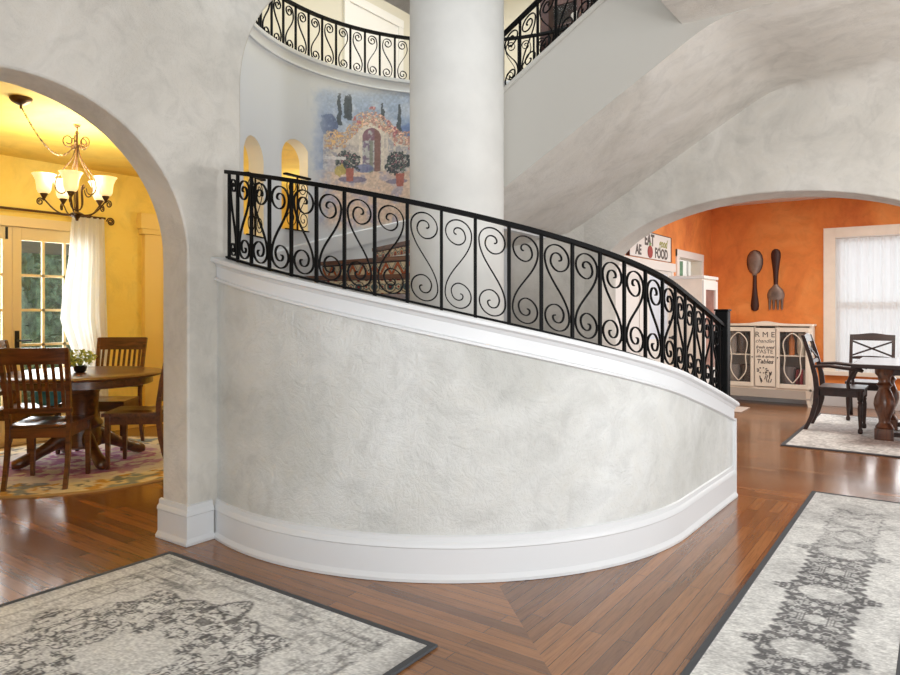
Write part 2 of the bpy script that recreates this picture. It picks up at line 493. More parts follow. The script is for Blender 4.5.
# ------------------------------------------------------------------ upper straight flight: soffit, stringer wall
SL = .588
def zsof(x):
    a = 2.29+SL*(x+2.69); k = .034
    return -k*math.log(math.exp(-a/k)+math.exp(-(CEIL-.001)/k))
def zcap2(x): return 3.035+.602*(x+2.69)
Y1 = 4.49
def flight():
    mb = MB(); x0, x1 = -2.99, -1.16
    # soffit slab
    rg = []
    for x in [x0, -2.6, -2.2, -1.9, -1.7]+list(np.linspace(-1.6, -.7, 19)):
        z = zsof(x); rg.append([(x, Y1, z), (x, YR+.02, z), (x, YR+.02, z+.3), (x, Y1, z+.3)])
    mb.rings(rg)
    # turning soffit round the column
    rg = []
    for i in range(15):
        a = math.radians(90+i*5); z = zsof(x0)-.008*i*5*.9
        c, s = math.cos(a), math.sin(a)
        rg.append([(CC.x+c*.3, CC.y+s*.3, z), (CC.x+c*1.86, CC.y+s*1.86, z), (CC.x+c*1.86, CC.y+s*1.86, z+.2), (CC.x+c*.3, CC.y+s*.3, z+.2)])
    mb.rings(rg)
    mb.build('ceiling_stair_soffit', M['plaster'], None, 35, 'structure')
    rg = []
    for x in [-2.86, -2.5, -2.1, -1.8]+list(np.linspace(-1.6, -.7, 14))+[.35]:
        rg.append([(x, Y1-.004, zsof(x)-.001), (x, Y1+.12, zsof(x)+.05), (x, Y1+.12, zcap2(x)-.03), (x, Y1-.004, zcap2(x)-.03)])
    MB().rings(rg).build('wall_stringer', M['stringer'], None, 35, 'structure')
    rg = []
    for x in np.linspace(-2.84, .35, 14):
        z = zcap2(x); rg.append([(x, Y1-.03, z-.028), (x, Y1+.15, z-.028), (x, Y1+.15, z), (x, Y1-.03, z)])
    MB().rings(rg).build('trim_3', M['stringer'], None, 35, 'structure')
flight()

# hall ceiling with the stairwell left open
plate('ceiling', [(-3.553, -3), (4, -3), (4, YR+.05), (-1.175, YR+.05), (-1.175, Y1), (-1.363, Y1), (-1.363, 2.2), (-3.553, 2.2)], [],
      lambda a, b, t: (a, b, CEIL+t), .28, [Ppl, Ppl, M['smooth']], smooth=False)
# cove between that ceiling and the arch wall
rg = []
for x in (-1.17, -1.0, -.7, -.3, .2, 4):
    r = float(np.interp(x, [-1.17, -.2], [.012, .32])); ring = [(x, YR+.01, CEIL+.01)]
    for i in range(9):
        a = PI/2*i/8; ring.append((x, YR-r+r*math.sin(a), CEIL-r+r*math.cos(a)))
    rg.append(ring)
MB().rings(rg).build('trim_4', Ppl, None, 60, 'structure')

# balcony cap round the tower and on along the landing
def bpath(s):
    """arc of the tower then straight towards +X at the landing edge; s in metres"""
    A0 = math.radians(243); L = RT*(A0-PI/2)
    if s < L:
        a = A0-s/RT; return Vector((TC.x+RT*math.cos(a), TC.y+RT*math.sin(a))), Vector((-math.cos(a), -math.sin(a)))
    return Vector((TC.x+(s-L), TC.y+RT)), Vector((0, -1))
BL = RT*math.radians(153)+2.0
rg = []
for i in range(121):
    p, n = bpath(BL*i/120)
    rg.append([(p.x+n.x*o, p.y+n.y*o, CAPZ+h) for o, h in ((-.2, 0), (.03, 0), (.03, -.03), (.014, -.04), (.012, -.11), (.018, -.115), (.018, -.125), (-.003, -.13), (-.003, -.05), (-.2, -.05))])
MB().rings(rg).build('trim_5', M['tower'], None, 35, 'structure')
# upper wall of the landing beyond the tower arc (below the straight balcony rail)
MB().bb((-2.96, 6.085, 3.32), (-.95, 6.215, CAPZ-.03)).build('wall_landing', M['smooth'], None, False, 'structure')
# sloping skirting on the tower wall above the steps
rg = []
for i in range(60):
    a = math.radians(240-i*2.5); z = 1.80+.16*((176-math.degrees(a))/20)+.06
    c, s = math.cos(a), math.sin(a)
    rg.append([(TC.x+c*r, TC.y+s*r, z+h) for r, h in ((RT+.01, 0), (RT-.016, 0), (RT-.016, .14), (RT-.008, .15), (RT+.01, .155))])
MB().rings(rg).build('baseboard_tower', M['trim'], None, 35, 'structure')

# ------------------------------------------------------------------ staircase with tiled risers
def tile_color(kind):
    def f(U, V):
        # U along the riser in tiles (0..1 -> 9 tiles), V up
        x = U*9; fx = np.abs((x % 1)-.5)*2; y = V
        n = fbm(U*90, V*9, 2)
        cream = np.array([206, 186, 150]); rust = np.array([176, 84, 40]); dark = np.array([58, 40, 34]); teal = np.array([70, 92, 92])
        red = np.array([150, 42, 34]); c = np.zeros(U.shape+(3,))+cream
        def put(m, k): c[m] = k
        if kind == 0:
            d = np.abs(y*1.0-fx*.8-.05); put(d < .13, rust); put((np.abs(d-.16) < .03), dark)
            put(np.abs(y-fx*.8-.4) < .05, teal); put(y < .1, dark); put(y > .9, dark)
        else:
            r = np.hypot((x % 1)-.5, (y-.5)*.95); r2 = np.hypot(np.abs((x % 1)-.5)-.5, y-.5)
            put(r < .36, dark); put(r < .3, cream); put(r < .22, rust if kind == 1 else teal); put(r < .12, dark); put(r < .06, red)
            put(r2 < .2, teal); put(r2 < .13, cream); put(r2 < .07, red)
            put((np.hypot(((x+.25) % .5)-.25, np.minimum(y, 1-y)) < .13), red); put((y < .06) | (y > .94), dark)
        c = c*(.85+.3*n[..., None])
        return [c[..., i] for i in range(3)]
    return f
stair = empty('staircase', (CC.x, CC.y, 0), 'winding staircase with patterned tile risers and wooden treads behind the curved white wall', 'stairs')
def local(p): return (p[0]-CC.x, p[1]-CC.y, p[2])
def steps():
    azs = [(-4-20*k) for k in range(13)]; z = .36; r0, r1 = .34, 1.60
    # two straight steps at the foot
    for y0, y1, zt in ((4.66, 5.06, .2),):
        x0, x1 = -2.62, -1.43
        MB().bb(local((x0, y0, zt-.035)), local((x1, y1+.02, zt))).build('tread', M['tread'], stair)
        MB().bb(local((x0, y0, 0)), local((x1, y1, zt-.035))).build('step_body', M['trim'], stair)
    MB().bb(local((-2.62, 4.2, 0)), local((-1.43, 4.66, .325))).build('step_body', M['trim'], stair)
    for k, az in enumerate(azs):
        zt = .36+.16*k; zb = max(0, zt-.22)
        a0, a1 = math.radians(az+1.2), math.radians(az-20)
        inside = lambda a: 1.715 if math.degrees(a) % 360 > 88 and math.degrees(a) % 360 < 243 else 1.62
        def ring(a, zz, h):
            c, s = math.cos(a), math.sin(a); q = inside(a)
            # outer end sits on the tower wall / inside the curved wall
            px, py = CC.x+c*r0, CC.y+s*r0
            cen = TC if q > 1.7 else SC
            ox, oy = CC.x+c*(q-.05)-CC.x+cen.x, CC.y+s*(q-.05)-CC.y+cen.y
            return [local((px, py, zz)), local((ox, oy, zz)), local((ox, oy, zz+h)), local((px, py, zz+h))]
        n = 6
        MB().rings([ring(a0+(a1-a0)*i/n, zt-.035, .035) for i in range(n+1)]).build('tread', M['tread'], stair)
        aw = math.radians(az)
        MB().rings([ring(aw+(a1-aw)*i/n, zb, zt-.037-zb) for i in range(n+1)]).build('step_body', M['trim'], stair)
        # tiled riser facing the climber
        q = inside(aw)-.05; cen = TC if q > 1.66 else SC; c, s = math.cos(aw), math.sin(aw)
        A = Vector((CC.x+c*r0, CC.y+s*r0)); B = Vector((cen.x+c*q, cen.y+s*q)); off = Vector((-s, c))*.006
        zl, zh = zt-.158 if k else .2, zt-.036
        def fn(U, V, A=A, B=B, off=off, zl=zl, zh=zh):
            return [A.x+off.x+(B.x-A.x)*U-CC.x, A.y+off.y+(B.y-A.y)*U-CC.y, zl+(zh-zl)*V]
        paint_grid('riser', 210, 24, fn, tile_color((0, 1, 2)[k % 3] if k != 9 else 0), M['tile'], stair)
steps()

# ------------------------------------------------------------------ wrought-iron railings
def scroll_pts(w, h, flip, slim=1):
    r0 = (w/2-.011)*slim; yt = h-.028-r0; yb = .03+r0; d = yt-yb
    A = np.radians([0, 90, 180, 270, 360, 450, 540, 600]); R = np.array([1, .985, .96, .86, .54, .4, .26, .1])
    th = np.linspace(0, math.radians(600), 64); rr = np.interp(th, A, R)*r0
    # from the left point over the top, turning clockwise, centre drifting slightly
    top = [(-rr[i]*math.cos(th[i])+0.1*r0*(1-rr[i]/r0), yt+rr[i]*math.sin(th[i])) for i in range(len(th))]
    mid = []
    for i in range(1, 20):
        t = i/20; b = [(1-t)**3, 3*t*(1-t)**2, 3*t*t*(1-t), t**3]
        px = [-r0, -r0/slim**2, r0/slim**2, r0]; py = [yt, yt-.38*d, yb+.38*d, yb]
        mid.append((sum(p*q for p, q in zip(b, px)), sum(p*q for p, q in zip(b, py))))
    bot = [(-x, yt+yb-y) for x, y in top]
    pts = list(reversed(top))+mid+bot
    return [(-x, y) for x, y in pts] if flip else pts
def railing(name, label, surf, s0, s1, pitch, h, flip0=0, newel=None, group=None, stations=None, cat='railing', slim=1):
    root = empty(name, surf((s0+s1)/2, 0, 0), label, cat, 0, group); O = root.location.copy()
    S = lambda s, t, r: tuple(Vector(surf(s, t, r))-O)
    n = max(2, int((s1-s0)/.04))
    def bar(nm, t0, t1, r0, r1, mat=M['iron']):
        rg = [[S(s0+(s1-s0)*i/n, t, r) for t, r in ((t0, r0), (t0, r1), (t1, r1), (t1, r0))] for i in range(n+1)]
        return MB().rings(rg).build(nm, mat, root, 30)
    bar('handrail', h-.02, h+.003, -.02, .02); bar('bottom_rail', .004, .016, -.012, .012)
    k = int(round((s1-s0)/pitch)); st = stations or [s0+(s1-s0)/k*i for i in range(k+1)]; k = len(st)-1
    for i in range(k+1):
        s = st[i]; a = .008
        if newel and i == k: continue
        MB().rings([[S(s-a, t, -a), S(s+a, t, -a), S(s+a, t, a), S(s-a, t, a)] for t in (.0, h-.02)]).build('baluster', M['iron'], root)
    for i in range(k):
        p = st[i+1]-st[i]; sm = (st[i]+st[i+1])/2; pts = scroll_pts(p-.016, h-.02, (i+flip0) % 2, slim); rg = []
        for j in range(len(pts)):
            x, y = pts[j]; x0, y0 = pts[max(0, j-1)]; x1, y1 = pts[min(len(pts)-1, j+1)]
            tx, ty = x1-x0, y1-y0; L = math.hypot(tx, ty) or 1; nx, ny = -ty/L*.0031, tx/L*.0031
            rg.append([S(sm+x+nx, y+ny, -.0065), S(sm+x-nx, y-ny, -.0065), S(sm+x-nx, y-ny, .0065), S(sm+x+nx, y+ny, .0065)])
        MB().rings(rg).build('scroll', M['iron'], root, 50)
    return root, O
def surf_k(s, t, r):
    p, n = kpos(s); return (p.x+n.x*(r-.035), p.y+n.y*(r-.035), capz(s)+t)
kst = [az2s(a) for a in (-103.9, -100.2, -95.2, -89.8, -84.2, -78.6, -73, -67.4, -61.7, -55.9, -50.2, -44.4, -38.6, -32.6, -26.7, -20.8, -14.7, -8.6, -2.5)]
while kst[-1] < KL-.36: kst.append(kst[-1]+.182)
kst.append(KL-.12)
rl, O = railing('iron_stair_railing', 'black wrought iron scroll railing on the cap of the curved stair wall with square newel', surf_k,
            az2s(-104.9), KL-.12, .1755, .526, 0, True, None, kst)
p, n = kpos(KL-.1)
MB().bb((p.x-.045-.044-O.x, p.y-.044-O.y, capz(KL-.1)-O.z), (p.x-.045+.044-O.x, p.y+.044-O.y, 1.352-O.z)).build('newel_post', M['iron'], rl, False, None, .006)
MB().bb((p.x-.045-.05-O.x, p.y-.05-O.y, 1.352-O.z), (p.x-.045+.05-O.x, p.y+.05-O.y, 1.366-O.z)).build('post_cap', M['iron'], rl, False, None, .004)
def surf_b(s, t, r):
    p, n = bpath(s); return (p.x-n.x*(.06+r), p.y-n.y*(.06+r), CAPZ+t)
railing('balcony_railing', 'black wrought iron scroll railing round the curved upper balcony behind the column', surf_b, .1, BL-.05, .152, .458, 1, slim=.74)
def surf_f(s, t, r): return (-2.74+s, Y1+.05-r, zcap2(-2.74+s)+t)
railing('flight_railing', 'black wrought iron scroll railing sloping up along the straight upper flight right of the column', surf_f, 0, 2.7, .15, .47, 0)
# dark landing post
pp = empty('landing_post', (-3.25, 6.235, CAPZ), 'dark red-brown wooden post rising beside the upper balcony railing', 'post')
MB().bb((-.05, -.05, 0), (.05, .05, 1.6)).build('shaft', M['dark_red'], pp, False, None, .006)
MB().bb((-.065, -.065, 1.6), (.065, .065, 1.66)).build('post_cap', M['dark_red'], pp, False, None, .006)

# ------------------------------------------------------------------ upstairs shell
MB().bb((-6.62, 1.5, 3.2), (-6.5, 9.1, 6.2)).build('wall_upper_left', M['upstairs'], None, False, 'structure')
MB().bb((-6.6, 9.0, 3.2), (2.5, 9.12, 6.2)).build('wall_upper_back', M['upstairs'], None, False, 'structure')
MB().bb((-6.6, 1.5, 6.2), (2.5, 9.12, 6.3)).build('ceiling_upper', M['upstairs'], None, False, 'structure')
MB().bb((-2.9, 6.23, 3.2), (2.5, 9.1, 3.3)).build('floor_upper', M['upstairs'], None, False, 'structure')
d = MB(); d.bb((-6.5, 6.65, 3.3), (-6.46, 6.75, 5.6)); d.bb((-6.5, 7.78, 3.3), (-6.46, 7.88, 5.6)); d.bb((-6.5, 6.65, 5.5), (-6.455, 7.88, 5.62))
d = d.build('door_3', M['white'], None, False, 'structure', .004)
MB().bb((-6.5, 6.75, 3.3), (-6.48, 7.78, 5.5)).build('door_leaf', M['white'], d)
# upstairs display cabinet with dark frame
uc = empty('display_cabinet', (-3.85, 8.6, 3.3), 'dark wood glass-fronted cabinet upstairs, seen through the sloping flight railing', 'cabinet')
u = MB(); u.bb((-.55, .18, 0), (.55, .22, 2.3)); u.bb((-.55, -.2, 0), (-.49, .2, 2.3)); u.bb((.49, -.2, 0), (.55, .2, 2.3)); u.bb((-.55, -.2, 2.24), (.55, .2, 2.3)); u.bb((-.55, -.2, 0), (.55, .2, .5))
u.build('body', M['dark_red'], uc)
for z in (1.0, 1.45, 1.9): MB().bb((-.49, -.15, z), (.49, .18, z+.02)).build('shelf', M['dark_red'], uc)
for sx in (-1, 1):
    fr = MB(); x0, x1 = (sx*.26-.25, sx*.26+.25)
    fr.bb((x0, -.225, .52), (x0+.06, -.2, 2.22)); fr.bb((x1-.06, -.225, .52), (x1, -.2, 2.22)); fr.bb((x0+.06, -.225, .52), (x1-.06, -.2, .58)); fr.bb((x0+.06, -.225, 2.15), (x1-.06, -.2, 2.22))
    dr = fr.build('door', M['dark_red'], uc); MB().bb((x0+.06, -.215, .58), (x1-.06, -.21, 2.15)).build('pane', M['cab_glass'], dr)
wl = ['white vase on the lower shelf of the dark cabinet upstairs', 'white jug on the middle shelf of the dark cabinet upstairs', 'white bowl on the top shelf of the dark cabinet upstairs']
for i, (x, z, nm) in enumerate(((-.2, 1.02, 'vase'), (.15, 1.47, 'jug'), (-.1, 1.92, 'bowl'))):
    pr = [(.05, 0), (.09, .08), (.07, .2), (.04, .25), (.05, .28)] if i < 2 else [(.05, 0), (.12, .06), (.15, .12)]
    tag(MB().lathe(pr, (0, 0, 0), 20).build(nm, M['white'], None, 40), wl[i], nm).location = (-3.85+x, 8.6, 3.3+z)
gm = empty('gold_mirror', (-4.35, 8.97, 4.95), 'gold ringed round mirror on the upstairs wall beside the column', 'mirror')
MB().tube([(.3*math.cos(2*PI*i/40), 0, .3*math.sin(2*PI*i/40)) for i in range(40)], .035, 10, True).build('frame', M['gold'], gm, 50)
MB().tube([(0, -.004, 0), (0, .01, 0)], .29, 40).build('mirror_glass', simple('mirror_silver', (200, 205, 205), .08, 1), gm)

# ------------------------------------------------------------------ mural on the tower wall
def mural():
    az0, az1, z0, z1 = 180.5, 122, 1.98, 3.56
    T0, T1 = math.radians(az0), math.radians(az1)
    def fn(U, V):
        a = T0+(T1-T0)*U; return [TC.x+np.cos(a)*(RT-.003), TC.y+np.sin(a)*(RT-.003), z0+(z1-z0)*V]
    def colr(U, V):
        az = az0+(az1-az0)*U; z = z0+(z1-z0)*V
        u = np.interp(-az, [-180.5, -177, -171.8, -160.7, -155, -150, -143.3, -122], [307, 316, 330, 360, 376, 390, 410, 474])
        k = (u-316)/94
        vL = 88+(3.398-z)*109.0; vR = 95+(3.513-z)*99.9
        v = vL+(vR-vL)*k
        x = (u-310)*5.627; y = (v-80)*5.627
        n1 = fbm(x/28, y/28, 4); n2 = fbm(x/9+40, y/9, 3); n3 = fbm(x/14+90, y/14+7, 3); n4 = fbm(x/60+9, y/60, 3)
        wall = np.zeros(U.shape+(3,))+np.array([214, 216, 218.])
        c = np.zeros_like(wall)
        def put(m, k, a=1.0):
            a = np.clip(m*a, 0, 1)[..., None]; c[:] = c*(1-a)+np.array(k, float)*a
        c[:] = np.array([150, 170, 198]); put(sstep(240, 60, y)*.7, (176, 190, 208)); put(sstep(.45, .7, n4)*.6, (200, 208, 218))
        put(sstep(200, 60, x)*sstep(120, 300, y), (120, 136, 178), .8)
        wx = x+(n1-.5)*26; wy = y+(n2-.5)*22
        put((wx > 500)*sstep(235, 255, wy-((x-560)*-.25)), (98, 122, 172), .9)
        # cypresses
        for cx, w, ya, yb in ((167, 13, 62, 245), (207, 10, 74, 205), (222, 14, 66, 215), (405, 11, 118, 235), (502, 12, 132, 305), (600, 13, 120, 300)):
            hw = w*np.clip(.55+.45*(y-ya)/60, 0, 1); put((np.abs(wx-cx+(n2-.5)*6) < hw)*(y > ya)*(y < yb), (62, 70, 76), .92)
        # dark shrubs at the left
        put((np.hypot((wx-105)/52, (wy-245)/62) < 1)*sstep(.25, .5, n3+.15), (78, 92, 126), .85)
        # pale stone
        top = np.interp(x, [60, 90, 190, 225, 250, 300, 345, 400, 440, 480, 560, 640], [330, 315, 305, 265, 235, 195, 185, 205, 255, 300, 320, 330])
        put((y > top)*(x > 70), (216, 204, 190), 1); put((y > top)*(x > 70)*sstep(.5, .75, n1), (182, 172, 168), .8)
        put((y > top+60)*(x < 225)*(x > 70)*sstep(.42, .6, n3), (150, 148, 160), .85); put((y > top+60)*(x > 440)*sstep(.42, .62, n3), (160, 158, 168), .8)
        # archway
        inside = (np.abs(x-347) < 52)*(y < 520)*((y > 312)+(np.hypot((x-347)/52, (y-312)/54) < 1) > 0)
        ring = (np.abs(x-347) < 70)*(y < 515)*((y > 312)+(np.hypot((x-347)/70, (y-312)/74) < 1) > 0)
        put(ring*1.0, (226, 214, 196), .9); put(inside*1.0, (186, 186, 182), 1); put(inside*sstep(.45, .62, n3), (118, 100, 124), .9)
        put(inside*(y < 330)*sstep(.35, .55, n1), (128, 88, 100), .9); put(inside*(x > 335)*(x < 356)*(y > 330), (122, 128, 112), .8)
        put(inside*(x > 364)*(x < 398), (130, 92, 84), .95)
        # ground
        put((y > 508+(n1-.5)*30)*1.0, (222, 192, 168), .95); put((y > 508)*sstep(.5, .7, n4)*1.0, (170, 160, 178), .8); put((y > 520)*sstep(.55, .75, n3), (236, 212, 190), .7)
        put((np.hypot((x-305)/52, (y-488)/24) < 1)*1.0, (108, 116, 158), .8); put((np.hypot((x-240)/80, (y-552)/18) < 1)*1.0, (108, 100, 128), .75)
        put((np.hypot((x-490)/62, (y-566)/14) < 1)*1.0, (112, 104, 132), .7)
        # flowers along the wall top
        band = np.abs(y-(top+12))
        fl = (band < 46+(n1-.5)*60)*(x > 74)
        put(fl*sstep(.42, .52, n2), (140, 122, 118), .85); put(fl*sstep(.5, .58, n3), (190, 136, 124), .9); put(fl*sstep(.56, .64, n2), (220, 182, 130), .95)
        put(fl*sstep(.62, .7, n1)*(x > 240), (184, 104, 108), .95); put(fl*sstep(.6, .66, n3)*(x < 240), (220, 178, 108), .9); put(fl*sstep(.62, .68, n2)*(x > 300), (238, 196, 178), .9)
        # potted plants
        for cx, cy, rx, ry in ((212, 452, 72, 66), (492, 468, 66, 68)):
            d = np.hypot((wx-cx)/rx, (wy-cy)/ry)
            put((d+(n1-.5)*.9 < 1.0)*sstep(.3, .42, n2), (44, 54, 58), .97); put((d < 1)*sstep(.6, .66, n3), (88, 102, 90), .9); put((d < .8)*sstep(.66, .7, n2), (178, 116, 122), .8)
        put((np.hypot((wx-172)/28, (wy-500)/34) < 1)*1.0, (196, 172, 88), .85)
        put((np.abs(x-225) < 22-(y-500)*.06)*(y > 488)*(y < 562), (172, 92, 78), .95); put((np.abs(x-508) < 25-(y-530)*.08)*(y > 522)*(y < 596), (174, 94, 80), .95)
        put((np.abs(x-140) < 62)*(np.abs(y-432) < 9), (226, 220, 216), .95); put((np.abs(x-118) < 20)*(y > 440)*(y < 510), (196, 186, 188), .85)
        c = c*.86+np.array([212, 208, 206.])*.14; c *= (.88+.24*n2)[..., None]
        put(sstep(150, 30, x+(n1-.5)*90)*.55, (164, 180, 206))
        al = sstep(-10, 95, x+(n1-.5)*50+(n4-.5)*40)*sstep(14, 96, y+(n1-.5)*30)*sstep(860, 780, y+(n1-.5)*60)
        return [wall[..., i]*(1-al)+c[..., i]*al for i in range(3)]
    o = paint_grid('wall_mural', 330, 300, fn, colr, M['paint'])
    tag(o, 'painted garden gate mural with cypresses and potted plants on the curved tower wall', 'mural')
mural()

# iron grilles in the niches
def grille(az, zb_, label):
    a = math.radians(az); c, s = math.cos(a), math.sin(a)
    r = RT-.022; root = empty('niche_grille', (TC.x+c*r, TC.y+s*r, zb_), label, 'grille', a+PI/2, 'iron grilles in the tower niches')
    MB().bb((-.16, -.02, .474), (.16, .02, .49)).build('top_bar', M['iron'], root); MB().bb((-.15, -.008, 0), (.15, .008, .01)).build('bottom_bar', M['iron'], root)
    for x in (0,): MB().bb((x-.006, -.006, .01), (x+.006, .006, .48)).build('bar', M['iron'], root)
    for i, x in enumerate((-.083, .083)):
        pts = [(px, 0, py) for px, py in scroll_pts(.15, .47, i)]
        MB().tube([(x*.9+q[0]*.9, 0, q[2]+.008) for q in pts], .004, 6).build('scroll', M['iron'], root, 50)
grille(-153.2, 1.947, 'black iron grille in the left arched niche, behind the railing end')
grille(-174.4, 2.062, 'black iron grille in the arched niche nearer the mural')

# ------------------------------------------------------------------ yellow dining nook
MB().bb((XY-.1, .1, 2.28), (XY, 7.1, 3.0)).build('wall_nook_far', M['yellow'], None, False, 'structure')
MB().bb((XY-.1, 3.98, 0), (XY, 7.1, 2.28)).build('wall_nook_far_right', M['yellow'], None, False, 'structure')
MB().bb((XY-.1, .1, 0), (XY, 2.2, 2.28)).build('wall_nook_far_left', M['yellow'], None, False, 'structure')
MB().bb((XY-.1, 7.0, 0), (-3.0, 7.1, 3.0)).build('wall_nook_back', M['yellow'], None, False, 'structure')
MB().bb((XY-.1, .0, 0), (XLB, .1, 3.0)).build('wall_nook_front', M['yellow'], None, False, 'structure')
arc = [(TC.x+1.885*math.cos(math.radians(a)), TC.y+1.885*math.sin(math.radians(a))) for a in np.linspace(243.3, 117, 40)]
plate('ceiling_nook', [(XY-.1, 0), (-3.82, 0), (-3.82, 2.6)]+arc+[(-3.82, 6.1), (-3.82, 7.1), (XY-.1, 7.1)], [],
      lambda a, b, t: (a, b, 2.9+t), .25, [M['yellow'], M['upstairs'], M['yellow']], smooth=False)
MB().bb((XY, 4.02, 0), (XY+.02, 7.0, .2)).build('baseboard_nook', M['pale_yellow'], None, False, 'structure', .004)
# pilaster casing right of the curtain
d = MB(); d.bb((XY, 4.46, 0), (XY+.07, 4.68, 2.24)); d.bb((XY, 4.42, 2.24), (XY+.09, 5.6, 2.3)); d.bb((XY, 4.40, 2.3), (XY+.1, 5.6, 2.48)); d.bb((XY, 4.68, 0), (XY+.03, 5.6, 2.24))
d.build('trim_6', M['pale_yellow'], None, False, 'structure', .006)

# french doors
fd = MB(); fd.bb((XY-.1, 2.2, 2.2), (XY+.03, 3.98, 2.3)); fd.bb((XY-.1, 2.2, 0), (XY+.03, 2.27, 2.2)); fd.bb((XY-.1, 3.91, 0), (XY+.03, 3.98, 2.2)); fd.bb((XY-.1, 2.2, 0), (XY, 3.98, .03))
fd = fd.build('door_1', M['cream'], None, False, 'structure', .004)
def fleaf(y0, y1):
    m = MB(); st = .085; ys = [y0+st, y1-st]; zt, zb = 2.07, .29
    m.bb((XY-.06, y0, .03), (XY-.015, y0+st, 2.2)); m.bb((XY-.06, y1-st, .03), (XY-.015, y1, 2.2)); m.bb((XY-.06, y0+st, zt), (XY-.015, y1-st, 2.2)); m.bb((XY-.06, y0+st, .03), (XY-.015, y1-st, zb))
    lf = m.build('door_leaf', M['cream'], fd, False, None, .003)
    g = MB(); w = (ys[1]-ys[0])
    for i in (1, 2): g.bb((XY-.05, ys[0]+w*i/3-.013, zb), (XY-.022, ys[0]+w*i/3+.013, zt))
    for i in range(1, 5): g.bb((XY-.05, ys[0], zb+(zt-zb)*i/5-.013), (XY-.022, ys[1], zb+(zt-zb)*i/5+.013))
    g.build('muntin_grid', M['cream'], lf); MB().bb((XY-.04, ys[0], zb), (XY-.036, ys[1], zt)).build('glass_pane', M['glass'], lf)
    return lf
l1 = fleaf(2.275, 3.09); l2 = fleaf(3.095, 3.905)
h = MB(); h.bb((XY-.015, 3.115, .93), (XY-.005, 3.155, 1.15)); h.tube([(XY-.005, 3.135, 1.05), (XY+.04, 3.135, 1.05), (XY+.045, 3.15, 1.05), (XY+.045, 3.25, 1.05)], .009, 8)
h.build('door_handle', M['black'], l2, 40)
MB().bb((XY-.015, 3.03, 2.07), (XY-.003, 3.05, 2.19)).build('flush_bolt', M['black'], l1)
# rod and sheer
rod = empty('curtain_rod', (XY+.1, 3.1, 2.365), 'dark curtain rod with a curled finial above the french doors', 'curtain rod')
MB().tube([(0, -.95, 0), (0, .88, 0)], .013, 10).build('rod', M['bronze'], rod, 40)
sp = [(0, .88+.0*t, 0) for t in (0,)]
MB().tube([(.0, .91+.045*(1-i/40*.8)*-math.cos(i/40*4*PI)+.03, -.03+.045*(1-i/40*.8)*math.sin(i/40*4*PI)) for i in range(41)], .008, 8).build('finial', M['bronze'], rod, 50)
for y in (-.9, .8): MB().tube([(-.1, y, -.02), (0, y, 0)], .008, 8).build('bracket', M['bronze'], rod, 40)
def curtain(name, n, m, fn, mat, parent=None):
    me = bpy.data.meshes.new(name); V = []; F = []
    for j in range(m+1):
        for i in range(n+1): V.append(fn(i/n, j/m))
    for j in range(m):
        for i in range(n): k = j*(n+1)+i; F.append((k, k+1, k+n+2, k+n+1))
    me.from_pydata(V, [], F); finish(me, 80); return link(name, me, mat, parent)
def nook_fn(u, v):
    z = 2.34*(1-v)+.02
    lo = float(np.interp(z, [.0, .6, .95, 1.25, 1.55, 1.9, 2.2, 2.36], [3.70, 3.68, 3.60, 3.49, 3.52, 3.58, 3.60, 3.62]))
    hi = float(np.interp(z, [0, 1, 2.36], [4.03, 4.01, 3.96]))
    y = lo+(hi-lo)*u
    return (XY+.1+.022*math.sin(u*34+1.5*v)+.012*math.sin(u*61+2), y, z)
c = curtain('sheer_curtain', 120, 30, nook_fn, M['sheer_soft']); tag(c, 'sheer white curtain gathered at the right of the french doors', 'curtain')

